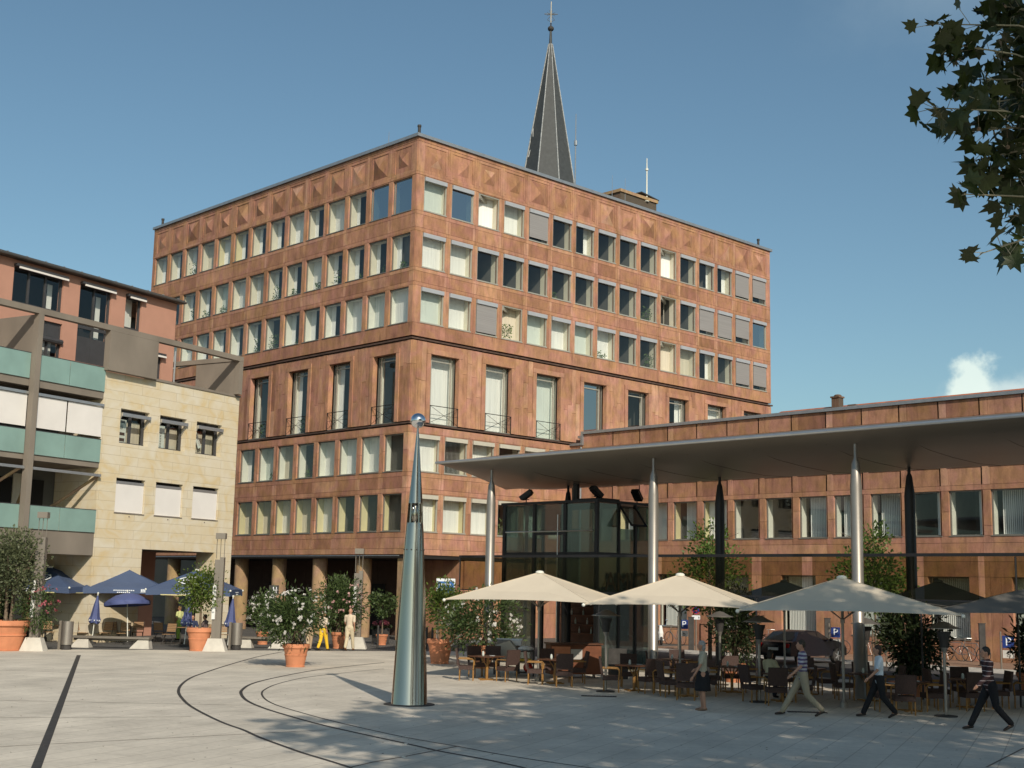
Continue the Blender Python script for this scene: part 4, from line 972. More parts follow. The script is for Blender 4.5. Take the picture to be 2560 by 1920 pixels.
def standard(rx,zc,rz,leaf='lemon',n=2600,ls=.11,tr=.05,trunks=1,fork=True,narrow=.3):
    def f(e,rr,h,r):
        mb=MB()
        for t in range(trunks):
            x=(t-.5*(trunks-1))*.2
            mb.tube([(x,0,h*.9),(x*1.2+.03,.02,(h+zc-rz)/2),(x*1.3,0,zc-rz*.75),(x*1.3,.05,zc)],[tr,tr*.85,tr*.75,tr*.4],8)
            for k in range(6):
                a=k*1.05+t; mb.tube([(x*1.3,0,zc-rz*.75),(x+math.cos(a)*rx*.35,math.sin(a)*rx*.35,zc-rz*.2),(x+math.cos(a)*rx*.75,math.sin(a)*rx*.75,zc+rz*rr.uniform(-.1,.5))],[tr*.5,tr*.35,tr*.15],5)
        mb.build('trunk',M['bark'],e)
        mb=MB(); leaf_ball(mb,(0,0,zc),(rx,rx,rz),n,ls,rr,narrow,.25,0,26); mb.build('crown',M[leaf],e)
    return f
potted(30,1626,.86,1.17,'huge terracotta pot with a bushy olive tree at the far left','',None) if False else None
def bigpot(e,rr,h,r):
    standard(1.22,3.3,1.3,'olive',7500,.12,.085,2)(e,rr,h,r)
    mb=MB(); c=sideV*1.15; leaf_ball(mb,(c.x,c.y,1.75),(.75,.75,.85),1500,.16,rr,.15,.3); leaf_ball(mb,(-c.x*.6,-c.y*.6,1.7),(.6,.6,.7),900,.16,rr,.15,.3); mb.build('underplanting',M['oleaf'],e)
    mb=MB(); blossoms(mb,(c.x*1.15,c.y*1.15,1.9),(.6,.6,.7),15,.055,rr,-.6,view); mb.build('pink_blossoms',M['fred'],e)
potted(14,1626,.88,1.17,'huge terracotta pot with a bushy olive tree and red blossoms at the far left',bigpot,random.Random(3))
potted(738,1667,.47,.78,'terracotta pot of big white flowering oleander standing alone on the plaza',oleander(1.18,1.72,.95,-.1,nf=46,n=4600,fs=.055),random.Random(5))
potted(496,1627,.53,.93,'terracotta pot with a round lemon tree beside the second lamp post',standard(.95,2.62,.95,'lemon',2900,.12,.06),random.Random(8))
potted(1099,1659,.50,.9,'terracotta pot with a bright green laurel just right of the steel cone',standard(.68,2.15,.85,'lemon',2300,.12,.04,2),random.Random(11))
potted(846,1622,.36,.72,'terracotta pot of tall pink white oleander hidden behind the strolling man',oleander(1.15,1.95,1.15,0,fl='fpink',nf=38,n=4400),random.Random(12),dep=59.6)
potted(656,1613,.33,.6,'small terracotta pot of white oleander near the left arcade columns',oleander(.82,1.55,.8,0,nf=45,n=2400),random.Random(14),dep=62)
potted(1205,1660,.4,.8,'big dark oleander with pale blossoms behind the first wicker chairs',oleander(1.35,1.62,1.08,0,leaf='oleaf',nf=46,n=4600),random.Random(15),dep=47.5)
potted(954,1600,.3,.5,'small dark laurel tree in a pot left of the steel cone by the arcade',standard(.58,2.0,.65,'oleaf',1300,.13,.035),random.Random(18),dep=64)
potted(1835,1690,.4,.6,'dark evergreen shrub in a pot between the two walking people under the canopy',oleander(.72,1.7,1.15,0,leaf='dleaf',nf=0,n=3600),random.Random(16),dep=43)
potted(2285,1720,.45,.6,'wide dark leafy shrub in a pot beside the rear black column on the right',oleander(.85,1.55,1.1,0,leaf='dleaf',nf=0,n=4200),random.Random(17),dep=38.5)
potted(2575,1720,.4,.6,'dark leafy shrub cut by the right picture edge',oleander(.5,1.55,.95,0,leaf='dleaf',nf=0,n=1800),random.Random(19),dep=41)
# red geraniums on a stand
g=empty('flower_stand',gd(951,65.2),0,'dark square planter with red geraniums near the arcade','planter')
mb=MB(); mb.box(-.3,.3,-.3,.3,.1,.75); [mb.box(a,a+.06,b_,b_+.06,0,.1) for a in (-.3,.24) for b_ in (-.3,.24)]; mb.build('planter_box',M['slot'],g)
mb=MB(); leaf_ball(mb,(0,0,.85),(.42,.42,.15),400,.1,random.Random(2),.4); mb.build('leaves',M['dleaf'],g)
mb=MB(); blossoms(mb,(0,0,.92),(.38,.38,.14),60,.05,random.Random(2),-.1); mb.build('blossoms',M['fred'],g)
def young_tree(u,dep,H,rx,label,seed,n=2600):
    rr=random.Random(seed); e=empty('young_tree',gd(u,dep),0,label,'tree'); mb=MB()
    mb.tube([(0,0,0),(.03,0,H*.35),(0,.03,H*.7),(.02,0,H)],[.055,.045,.03,.01],8)
    for k in range(12):
        z=H*rr.uniform(.4,.85); a=rr.uniform(0,6.28); l_=rx*rr.uniform(.5,1); mb.tube([(0,0,z),(math.cos(a)*l_*.5,math.sin(a)*l_*.5,z+.25),(math.cos(a)*l_,math.sin(a)*l_,z+.5)],[.02,.014,.006],5)
    mb.build('trunk',M['bark'],e)
    mb=MB(); leaf_ball(mb,(0,0,H*.58),(rx,rx,H*.26),n,.17,rr,.28,.3,0,26); leaf_ball(mb,(0,0,H*.86),(rx*.45,rx*.45,H*.16),n//5,.15,rr,.28,.3,0,10); mb.build('crown',M['yleaf'],e)
    mb=MB(); [mb.bar((a,b_,0),(a,b_,1.5),.03) for a in (-.3,.3) for b_ in (-.3,.3)]; mb.bar((-.3,-.3,1.45),(.3,-.3,1.45),.02); mb.bar((-.3,.3,1.45),(.3,.3,1.45),.02); mb.build('tree_stakes',M['bark'],e)
young_tree(1775,57,5.7,1.75,'young light green tree behind the screen at the second front column',21,2900)
young_tree(2190,54,5.8,1.5,'young light green tree behind the screen at the right',23,3200)

# ------------------------------------------------------------------ lamp posts, bins, benches
M['postgrey']=mat('taupe_painted_steel',(.22,.195,.165),.5,.3,.06,1)
M['footc']=mat('pale_cast_stone',(.56,.53,.47),.85,0,.1,3,.3,30)
M['tube']=mat('milky_lamp_glass',(.7,.7,.68),.3,0,.03)
for i,(u,v,H,lb) in enumerate(((84,1627,5.45,'leftmost, beside the big olive pot'),(538,1628,4.85,'second, beside the lemon tree'),(890,1622,4.45,'third, just left of the steel cone'))):
    e=empty('lamp_post',gp(u,v),-YAW,'slim taupe lamp post on a pale wedge foot, '+lb,'lamp post','lamp posts along the plaza edge')
    mb=MB(); mb.add([(-.47,-.3,0),(.47,-.3,0),(.47,.3,0),(-.47,.3,0),(-.29,-.2,.52),(.29,-.2,.52),(.29,.2,.52),(-.29,.2,.52)],[(0,3,2,1),(4,5,6,7),(0,1,5,4),(1,2,6,5),(2,3,7,6),(3,0,4,7)]); mb.build('foot',M['footc'],e)
    mb=MB(); mb.box(-.19,.02,-.1,.1,.52,H-1.1); mb.box(.02,.19,-.14,.14,.52,H-1.0); mb.build('post',M['postgrey'],e)
    mb=MB(); mb.box(-.2,-.06,-.17,-.1,1.3,2.75); mb.build('light_tube',M['tube'],e)
    mb=MB(); [mb.bar((a,0,H-1.05),(a,0,H-.2),.014) for a in (-.16,0,.16)]; mb.box(-.2,.2,-.16,.16,H-.24,H); mb.build('lamp_head',M['postgrey'],e)
for i,(u,lb) in enumerate(((165,'beside the left bench'),(590,'right of the lemon tree'))):
    e=empty('litter_bin',gp(u,1624),-YAW,'brushed steel cylinder litter bin '+lb,'bin','litter bins along the plaza edge')
    mb=MB(); mb.lathe([(.23,.2),(.23,1.12),(.2,1.12),(.19,.95)],28); o=mb.build('bin_body',M['steel'],e); smooth_by_angle(o,40)
    mb=MB(); mb.lathe([(.2,0),(.2,.2),(0,.2)],20); mb.build('bin_base',M['slot'],e); mb=MB(); mb.lathe([(.19,.93),(0,.94)],16); mb.build('bin_lid',M['slot'],e)
    mb=MB(); mb.box(-.34,-.24,-.04,.04,0,1.15); mb.build('bin_post',M['postgrey'],e)
for i,(u,Ln,lb) in enumerate(((277,3.4,'on two pale wedge feet in front of the blue parasols'),(652,2.4,'partly behind the white oleander'))):
    e=empty('bench',gp(u,1620),-YAW+R(-3),'long low slab bench '+lb,'bench','slab benches along the plaza edge')
    mb=MB(); mb.box(-Ln/2,Ln/2,-.28,.28,.40,.48); mb.box(-Ln/2+.1,Ln/2-.1,-.05,.05,.3,.4); mb.build('seat',M['postgrey'],e)
    for sx in (-1,1):
        mb=MB(); xo=sx*(Ln/2-.42); mb.add([(xo-.42,-.25,0),(xo+.42,-.25,0),(xo+.42,.25,0),(xo-.42,.25,0),(xo-.05-sx*.0,-.2,.39),(xo+.36*1,-.2,.39),(xo+.36,.2,.39),(xo-.05,.2,.39)],[(0,3,2,1),(4,5,6,7),(0,1,5,4),(1,2,6,5),(2,3,7,6),(3,0,4,7)]); mb.build('foot',M['footc'],e)

# ------------------------------------------------------------------ parasols
M['canvas']=mat('cream_canvas',(.64,.56,.44),.85,0,.04,1)
M['gcanvas']=mat('shaded_greige_canvas',(.17,.16,.145),.85,0,.05,1)  # greige darkened so the colour carries the shade on the rear parasols
M['blue']=mat('navy_blue_canvas',(.06,.09,.17),.7,0,.08,1)
M['blue2']=mat('royal_blue_canvas',(.07,.09,.22),.7,0,.08,1)
M['print']=mat('white_print',(.72,.75,.78),.7,0,.05)
def parasol(loc,rz,label,s=2.3,zr=2.46,za=3.32,m='canvas',group=None,valance=0,pole='steel',flaps=False):
    e=empty('parasol',loc,rz,label,'parasol',group)
    mb=MB(); n=8; vs=[(0,0,za)];fs=[]
    ring=[]
    for lev,(k,sag) in enumerate(((.33,.02),(.66,.03),(1.0,0))):
        for i in range(4):
            a=(-s*k,-s*k) if i==0 else (s*k,-s*k) if i==1 else (s*k,s*k) if i==2 else (-s*k,s*k)
            b_=(s*k,-s*k) if i==0 else (s*k,s*k) if i==1 else (-s*k,s*k) if i==2 else (-s*k,-s*k)
            for j in range(4):
                t=j/4; x=a[0]+(b_[0]-a[0])*t; y=a[1]+(b_[1]-a[1])*t
                z=za+(zr-za)*k - (sag if j else 0)+ (.045*math.sin(math.pi*t) if lev==2 else 0)
                vs.append((x,y,z))
    for i in range(16): fs.append((0,1+(i+1)%16,1+i)[::-1])
    for l_ in range(2):
        for i in range(16): a=1+l_*16+i;b_=1+l_*16+(i+1)%16; fs.append((a,a+16,b_+16,b_))
    mb.add(vs,fs)
    if valance:
        for i in range(16):
            a=vs[33+i]; b_=vs[33+(i+1)%16]; mb.quad(a,(a[0]*1.003,a[1]*1.003,a[2]-valance),(b_[0]*1.003,b_[1]*1.003,b_[2]-valance),b_)
    c=mb.build('canvas',M[m],e)
    so_=c.modifiers.new('thickness','SOLIDIFY'); so_.thickness=.008
    mb=MB(); mb.lathe([(.13,za-.03),(.13,za+.02),(.08,za+.05),(0,za+.06)],16); mb.build('cap',M['white'] if m!='gcanvas' else M['gcanvas'],e)
    mb=MB(); mb.tube([(0,0,0),(0,0,za-.02)],.038,10); mb.lathe([(.1,.0),(.1,.12),(.05,.2)],12); mb.lathe([(.06,zr-.3),(.06,zr-.2)],10); mb.build('pole',M[pole],e)
    for i in range(8):
        k=.62; a=i*math.pi/4+math.pi/4; R_=(s*1.414 if i%2==0 else s); mb=MB()
        mb.bar((0,0,zr-.22),(math.cos(a)*R_*k*.55,math.sin(a)*R_*k*.55,za+(zr-za)*k*.55-.09),.014,5); mb.bar((0,0,za-.14),(math.cos(a)*R_*.99,math.sin(a)*R_*.99,zr-.035),.012,5); mb.build('rib',M[pole],e)
    for i in range(4): a=i*math.pi/2+math.pi/4; mb=MB(); mb.ell((math.cos(a)*s*1.42,math.sin(a)*s*1.42,zr-.02),(.05,.05,.05),10,6); mb.build('corner_knob',M['white'],e)
    for i in range(4):
        a=(s,0,-s,0)[i]; mb=MB(); sx,sy=((1,1),(1,-1),(-1,1),(-1,-1))[i]
        mb.tube([(0,0,za+.006),(sx*s*.33,sy*s*.33,za+(zr-za)*.33+.006),(sx*s*.66,sy*s*.66,za+(zr-za)*.66+.006),(sx*s,sy*s,zr+.006)],.009,4); mb.build('corner_seam',M[m],e)
    return e
AZN=R(198); rot=-(AZN)+R(90)-R(45)
U=[(1345,41.5,'cream square parasol, leftmost of the three large ones, beside the pavilion'),(1700,38.0,'cream square parasol, middle one of the three large ones'),(2110,34.2,'cream square parasol lying in tree shade, rightmost and nearest of the large ones')]
for i,(u,d_,lb) in enumerate(U): parasol(gd(u,d_),rot+R((0,3,8)[i]),lb,(2.28,2.3,2.6)[i],2.46-.02*i,3.34-.03*i,group='large cream parasols')
for i,(u,d_,lb,s) in enumerate(((1962,50,'greige square parasol rising between the two right cream ones',2.3),(1840,54,'greige square parasol farthest back, left of the others',2.2),(2354,40,'greige square parasol behind the right cream one',2.3),(2655,34.5,'greige square parasol cut by the right picture edge',3.1))):
    parasol(gd(u,d_),rot,lb,s,2.46,3.30 if i!=1 else 3.0,'gcanvas',group='greige parasols at the back')
# blue parasols on the left
BL=[(112,60.5,'navy blue parasol with a white oval emblem, left one behind the olive tree',1),(307,62,'plain topped navy blue parasol with white valance print, middle one',0),(482,61,'navy blue parasol with a white oval emblem, right one behind the lemon tree',1)]
for i,(u,d_,lb,em) in enumerate(BL):
    e=parasol(gd(u,d_),rot+R((12,32,22)[i]),lb,1.86,2.46,3.34,'blue',group='navy parasols of the left cafe',valance=.27,pole='slot')
    # emblem: an oval ring with a scrawl inside on the two faces turned to the plaza; little print rows on the valance
    def face_M(k): # local frame on the canvas face k
        a=k*math.pi/2-math.pi/2; sl=math.atan2(3.34-2.46,1.86); return RZ(a+math.pi/2)@T(0,-1.1,2.46+(3.34-2.46)*(1-1.1/1.86)+.05)@RX(sl)
    if em:
        for k in (0,3,1):
            mb=MB(face_M(k)); n=28; W_,H_=.62,.42
            for j in range(n):
                a=j*2*math.pi/n; b_=(j+1)*2*math.pi/n
                mb.quad((math.cos(a)*W_,math.sin(a)*H_,0),(math.cos(b_)*W_,math.sin(b_)*H_,0),(math.cos(b_)*W_*.86,math.sin(b_)*H_*.74,0),(math.cos(a)*W_*.86,math.sin(a)*H_*.74,0))
            for j in range(7): x=-.42+j*.13; mb.quad((x,-.1,.0),(x+.05,-.1,.0),(x+.09,.12+.05*(j%2),.0),(x+.03,.12+.05*(j%2),.0))
            for j in range(6): x=-.4+j*.13; mb.quad((x,-.1,.001),(x+.12,-.04,.001),(x+.12,.0,.001),(x,-.06,.001))
            mb.build('emblem',M['print'],e)
    for k in range(4):
        mb=MB(RZ(k*math.pi/2)@T(0,-1.885,2.37)); 
        for row in (0,1):
            for j in range(11 if row==0 else 7):
                x=-.45+j*.085+row*.16; mb.box(x,x+.06,-.006,0,-.03-row*.09,.015-row*.09)
        if i==1:
            for j in range(6): x=.75+j*.07; mb.box(x,x+.055,-.007,0,-.06,.06)
            mb.box(.72,1.2,-.005,0,-.09,-.075)
        mb.build('valance_print',M['print'],e)
        if em: mb=MB(RZ(k*math.pi/2)@T(0,-1.885,2.22)); mb.box(-1.2,1.2,-.006,0,-.02,.02); mb.build('valance_stripe',mat('pale_yellow_stripe',(.62,.55,.28),.7) if 'ystripe' not in M else M['ystripe'],e)
# small royal blue parasols: one open, three closed
def open_small(loc,label):
    e=empty('beach_parasol',loc,R(10),label,'parasol'); mb=MB(RX(R(-6))); n=8; za,zr,r=2.28,1.86,1.02; vs=[(0,0,za)];fs=[]
    for k,(q,dz) in enumerate(((.5,.1),(.85,.04),(1,0))):
        for i in range(32):
            a=i*2*math.pi/32; sc_=1-.03*math.cos(a*8)*(q); vs.append((math.cos(a)*r*q*sc_,math.sin(a)*r*q*sc_,za+(zr-za)*q+dz+ (.03*math.cos(a*8) if q==1 else 0)))
    for i in range(32): vs.append((vs[65+i][0]*.99,vs[65+i][1]*.99,vs[65+i][2]-.15-.03*math.cos(i*math.pi/2)))
    for i in range(32): fs.append((0,1+i,1+(i+1)%32))
    for l_ in range(3):
        for i in range(32): a=1+l_*32+i;b_=1+l_*32+(i+1)%32; fs.append((a,a+32,b_+32,b_))
    mb.add(vs,fs); o=mb.build('canvas',M['blue2'],e); smooth_by_angle(o,60)
    mb=MB(RX(R(-6))); mb.tube([(0,0,.0),(0,0,2.33)],.022,8); mb.ell((0,0,2.36),(.04,.04,.05),8,6); mb.build('pole',M['white'],e)
    mb=MB(); mb.lathe([(.22,0),(.22,.08),(.04,.12)],16); mb.build('stand',M['slot'],e)
open_small(gd(319,59.5),'open royal blue scalloped parasol in front of the navy middle one')
for i,(u,d_,lb) in enumerate(((229,59.5,'left, before the pale stone wall'),(460,58.5,'middle, next to the lemon tree'),(569,58.5,'right, beside the second bin'))):
    e=empty('closed_parasol',gd(u,d_),0,'closed royal blue parasol on a white pole, '+lb,'parasol','closed blue parasols'); mb=MB(RY(R(4)))
    vs=[];m_=12
    for lev,(z,r) in enumerate(((2.12,.02),(1.7,.10),(1.2,.17),(.98,.22),(.86,.20))):
        for k in range(m_): a=k*2*math.pi/m_; q=r*(1+.22*(k%2)); vs.append((math.cos(a)*q,math.sin(a)*q,z+(.04*(k%3) if lev>2 else 0)))
    fs=[]
    for l_ in range(4):
        for k in range(m_): a=l_*m_+k;b_=l_*m_+(k+1)%m_; fs.append((a,b_,b_+m_,a+m_)[::-1])
    mb.add(vs,fs); mb.build('canvas',M['blue2'],e)
    mb=MB(RY(R(4)));
    for k in range(12): a=k*.5236; mb.box(math.cos(a)*.235-.02,math.cos(a)*.235+.02,math.sin(a)*.235-.02,math.sin(a)*.235+.02,.99,1.05)
    mb.build('hem_print',M['print'],e)
    mb=MB(RY(R(4))); mb.tube([(0,0,0),(0,0,2.2)],.022,8); mb.ell((0,0,2.22),(.045,.045,.05),8,6); mb.build('pole',M['white'],e)
    mb=MB(); mb.lathe([(.2,0),(.2,.07),(.04,.1)],16); mb.build('stand',M['slot'],e)

# ------------------------------------------------------------------ cafe furniture
M['wicker']=mat('brown_wicker',(.065,.038,.032),.7,0,.35,60,.6,120)
M['bamboo']=mat('honey_bamboo_legs',(.30,.155,.045),.5,0,.15,10)
def wicker():
    e=empty('wicker_armchair',(0,0,0),0,'','chair','wicker chairs of the terrace')
    mb=MB(); mb.box(-.25,.25,-.25,.23,.33,.45); mb.build('seat',M['wicker'],e)
    mb=MB(T(0,.24,.45)@RX(R(-9))); mb.box(-.25,.25,-.03,.03,.06,.52); mb.box(-.24,-.2,-.03,.03,0,.06); mb.box(.2,.24,-.03,.03,0,.06); mb.build('backrest',M['wicker'],e)
    for x in (-.23,.23):
        for y in (-.22,.2): mb=MB(); mb.tube([(x,y,0),(x*.98,y*.98,.34)],.02,6); mb.build('leg',M['bamboo'],e)
        mb=MB(); mb.tube([(x*1.08,-.22,.34),(x*1.1,-.24,.6),(x*1.1,-.18,.655),(x*1.08,.24,.66)],.02,6); mb.build('armrest',M['bamboo'],e)
    return e
wc=wicker(); used=[0]
def put_chair(u,d_,face,label):
    p=gd(u,d_); rz=-R(face)+math.pi     # sitter looks along -y
    if not used[0]:
        used[0]=1; wc.location=p; wc.rotation_euler=(0,0,rz); wc['label']=label; return wc
    return copy_tree(wc,p,rz,label)
M['tabletop']=mat('dark_brown_table_top',(.11,.05,.03),.35,0,.2,4)
def table(u,d_,label,dark=False):
    e=empty('cafe_table',gd(u,d_),R(10),label,'table','square tables of the terrace')
    mb=MB(); mb.box(-.4,.4,-.4,.4,.70,.735); mb.build('table_top',M['tabletop'],e)
    mb=MB(); mb.tube([(0,0,.02),(0,0,.46)],.045,8)
    for k in range(4): a=k*math.pi/2+.78; mb.tube([(0,0,.42),(math.cos(a)*.2,math.sin(a)*.2,.70)],.018,6)
    mb.build('stem',M['bamboo'],e)
    mb=MB(); mb.box(-.3,.3,-.04,.04,0,.04); mb.box(-.04,.04,-.3,-.041,0,.04); mb.box(-.04,.04,.041,.3,0,.04); mb.build('base',M['bamboo'],e)
    p=e.location
    c=MB(); c.lathe([(.09,.738),(.1,.75),(0,.752)],12); o=c.build('ashtray',M['print']); o.location=(p.x+.1,p.y-.12,0); tag(o,'small white ashtray on the '+label.split(',')[0],'ashtray','ashtrays on the terrace tables')
    c=MB(); c.lathe([(.03,.738),(.04,.78),(.03,.86),(.012,.88)],10); o=c.build('sugar_shaker',M['curtg']); o.location=(p.x-.12,p.y+.06,0); tag(o,'little glass sugar shaker on the '+label.split(',')[0],'shaker','sugar shakers on the terrace tables')
def tset(u,d_,tl,chairs,where):
    table(u,d_,tl)
    for i,(du,dd,face) in enumerate(chairs):
        put_chair(u+du,d_+dd,face,'brown wicker armchair '+('left of ' if du<-20 else 'right of ' if du>20 else 'behind ' if dd>0 else 'in front of ')+where+(', nearer one' if dd<0 and abs(du)>20 else ', farther one' if dd>0 and abs(du)>20 else ''))
Y0=math.degrees(YAW)
tset(1217,41.6,'table nearest the steel cone',[(-52,-.3,Y0+90),(-22,1.2,Y0+150),(50,-.5,Y0-40),(10,1.5,Y0+190)],'the table nearest the steel cone')
tset(1388,40.6,'table in front of the wooden counter',[(-50,-.4,Y0+95),(22,-1.2,Y0+0),(-18,1.3,Y0+170),(55,.4,Y0-95)],'the table in front of the counter')
tset(1585,38.4,'table between the first heater and the middle parasol',[(-58,-.5,Y0+95),(38,-.8,Y0-20),(-12,1.3,Y0+180),(70,-.9,Y0-80)],'the table right of the first heater')
tset(1690,42,'table behind the middle parasol pole',[(-50,.2,Y0+95),(45,.1,Y0-90),(5,1.2,Y0+180)],'the table behind the middle parasol pole')
tset(1720,36.8,'shaded table beside the walking woman',[(-45,-.3,Y0+80),(-5,-1.2,Y0+10),(52,.3,Y0-80)],'the table behind the walking woman')
tset(1830,38.6,'shaded table at the dark shrub',[(-50,.2,Y0+90),(50,.2,Y0-90),(0,1.1,Y0+180)],'the table at the dark shrub')
tset(1955,35.8,'shaded table at the seated woman',[(-70,-.4,Y0+70),(-15,-1.3,Y0+0),(55,-.2,Y0-80)],'the table at the seated woman')
tset(2020,38.4,'shaded table before the parked car',[(-60,.3,Y0+90),(50,.0,Y0-90),(0,1.2,Y0+180)],'the table before the parked car')
tset(2170,36.6,'shaded table at the third front column',[(-60,.2,Y0+90),(-10,1.2,Y0+180),(60,.0,Y0-90)],'the table at the third front column')
tset(2275,33.6,'shaded table between the right people',[(-62,-.2,Y0+90),(-15,-1.0,Y0+5),(58,.1,Y0-90)],'the table left of the last heater')
tset(2420,35.0,'shaded table behind the rightmost man',[(-72,.2,Y0+90),(10,-.9,Y0-5),(75,.0,Y0-90),(-10,1.2,Y0+180)],'the table behind the rightmost man')
put_chair(2560,35.2,Y0-70,'brown wicker armchair cut by the right picture edge')
# slatted chairs of the left cafe
M['slat']=mat('weathered_teak',(.30,.18,.09),.7,0,.2,4,stretch=(1,1,12))
def slat():
    e=empty('slatted_chair',(0,0,0),0,'','chair','slatted chairs of the left cafe')
    for k in range(5): mb=MB(T(0,.22,.5)@RX(R(-12))); mb.box(-.22,.22,-.01,.01,.06+k*.075,.12+k*.075); mb.build('back_slat',M['slat'],e)
    mb=MB(); [mb.box(-.22,.22,-.2+k*.085,-.13+k*.085,.44,.46) for k in range(5)]; mb.build('seat',M['slat'],e)
    for x in (-.23,.23):
        mb=MB(); mb.bar((x,-.2,0),(x,.2,.46),.014); mb.build('leg',M['slot'],e); mb=MB(); mb.bar((x,.22,0),(x,-.2,.46),.014); mb.bar((x,.2,.44),(x,.32,.97),.012); mb.build('leg',M['slot'],e)
    return e
sc0=slat(); first=True
SL=[(118,60,150,'behind the leftmost lamp post'),(178,61,200,'beside the first bin'),(206,60,165,'left of the closed left parasol'),(262,60.5,190,'left of the open blue parasol pole'),(285,61.5,10,'behind the open blue parasol'),(306,60.2,185,'right of the open blue parasol pole'),(343,61.8,170,'under the middle navy parasol'),(420,60.2,195,'left of the lemon tree'),(400,62,10,'in front of the passage'),(520,60.4,180,'right of the lemon tree'),(556,61,160,'between lemon tree and right closed parasol')]
for i,(u,d_,f_,lb) in enumerate(SL):
    if i==0: sc0.location=gd(u,d_); sc0.rotation_euler=(0,0,-R(f_)-YAW+math.pi); sc0['label']='slatted wooden folding chair '+lb
    else: copy_tree(sc0,gd(u,d_),-R(f_)-YAW+math.pi,'slatted wooden folding chair '+lb)
for i,(u,d_,lb) in enumerate(((150,61,'left'),(240,61.2,'second'),(325,61,'third'),(450,61.4,'fourth'),(540,61.6,'right'))):
    e=empty('bistro_table',gd(u,d_),0,lb+' small round bistro table of the left cafe','table','bistro tables of the left cafe'); mb=MB(); mb.lathe([(.36,.72),(.36,.745),(0,.75)],20); mb.build('table_top',M['slat'],e); mb=MB(); mb.bar((0,0,0),(0,0,.72),.03); mb.bar((-.28,0,.02),(.28,0,.02),.02); mb.bar((0,-.28,.02),(0,.28,.02),.02); mb.build('table_foot',M['slot'],e)
# patio heaters
for i,(u,d_,z,lb) in enumerate(((1514,37.8,2.28,'left, before the pavilion door'),(1800,41.5,2.25,'second, behind the walking woman'),(1899,35.3,2.25,'third, left of the striped man'),(2168,38,2.2,'fourth, behind the third front column'),(2365,32.3,2.25,'right, nearest the rightmost man'))):
    e=empty('patio_heater',gd(u,d_),0,'steel patio heater with a wide mushroom hood, '+lb,'heater','patio heaters')
    mb=MB(); mb.lathe([(.42,z-.17),(.42,z-.155),(.30,z-.12),(.2,z-.07),(.12,z-.02),(.03,z),(0,z+.01)],28); o=mb.build('hood',M['steel'],e); smooth_by_angle(o,50)
    mb=MB(); mb.lathe([(.14,z-.36),(.17,z-.24)],16); mb.lathe([(.09,z-.62),(.13,z-.36)],16); mb.build('burner',M['slot'],e)
    mb=MB(); mb.lathe([(.035,.04),(.038,z-.75),(.09,z-.6)],12); mb.build('pole',M['steel'],e)
    mb=MB(); mb.lathe([(.27,0),(.27,.03),(.06,.05)],24); mb.build('base',M['slot'],e)
# wooden counter, grill, cart
e=empty('serving_counter',gd(1440,43.6),-YAW+R(12),'reddish wooden serving counter with menus before the pavilion','counter')
mb=MB(); mb.box(-.95,.75,-.35,.35,.12,1.05); mb.build('body',M['wood'],e)
mb=MB(); mb.box(-1.0,.8,-.4,.4,1.06,1.11); mb.build('top',M['tabletop'],e)
mb=MB(); mb.box(-.92,-.3,-.38,-.355,.62,1.0); mb.build('menu_board',M['terra'],e)
mb=MB(); mb.box(-.28,.1,-.385,-.36,.6,.92); mb.build('menu_sheet',M['kerb'],e)
for x in (-.8,.6): mb=MB(); mb.lathe([(.05,0),(.05,.1)],10,x,0); mb.build('castor',M['steel'],e)
e=empty('grill_station',gd(1268,44.5),-YAW+R(-8),'grey metal grill box with a white lid edge behind the first chairs','grill')
mb=MB(); mb.add([(-.45,-.3,.4),(.4,-.3,.4),(.4,.3,.4),(-.45,.3,.4),(-.38,-.3,.95),(.1,-.3,1.12),(.1,.3,1.12),(-.38,.3,1.12),(.4,-.3,.75),(.4,.3,.9)],[(0,1,8,5,4),(3,7,6,9,2),(4,5,6,7),(5,8,9,6),(8,1,2,9),(0,4,7,3),(0,3,2,1)]); mb.build('hood',M['steel'],e)
mb=MB(); mb.box(-.42,.45,.25,.3,1.12,1.16); mb.box(.1,.45,-.1,.3,.95,1.12); mb.build('lid',M['print'],e)
mb=MB(); [mb.bar((x,y,0),(x,y,.4),.03) for x in (-.4,.36) for y in (-.25,.25)]; mb.build('frame',M['slot'],e)
e=empty('service_cart',gd(1312,43.8),-YAW,'dark service cart with white cloth and a red bag below','cart')
mb=MB(); mb.box(-.3,.3,-.25,.25,.78,.82); mb.box(-.3,.3,-.25,.25,.45,.48); mb.box(-.3,.3,-.25,.25,.1,.13); mb.build('shelf',M['slot'],e)
mb=MB(); [mb.bar((x,y,0),(x,y,.8),.02) for x in (-.28,.28) for y in (-.23,.23)]; mb.build('frame',M['slot'],e)
mb=MB(); mb.ell((.02,0,.88),(.26,.2,.09)); mb.build('cloth',M['print'],e)
mb=MB(); mb.ell((.1,-.05,.28),(.16,.15,.16)); mb.build('red_bag',mat('red_plastic',(.45,.03,.015),.4),e)
mb=MB(); mb.box(-.26,.2,-.2,.2,.481,.56); mb.build('tray',mat('yellow_tray',(.55,.35,.03),.5),e)
e=empty('glass_display',gd(1545,43.5),-YAW,'dark upholstered armless seat beside the pavilion corner','chair'); mb=MB(); mb.box(-.3,.3,-.3,.3,0,.45); mb.build('seat',M['slot'],e); mb=MB(); mb.box(-.3,.3,.22,.3,.45,.95); mb.build('backrest',M['slot'],e); e.name='lounge_seat'
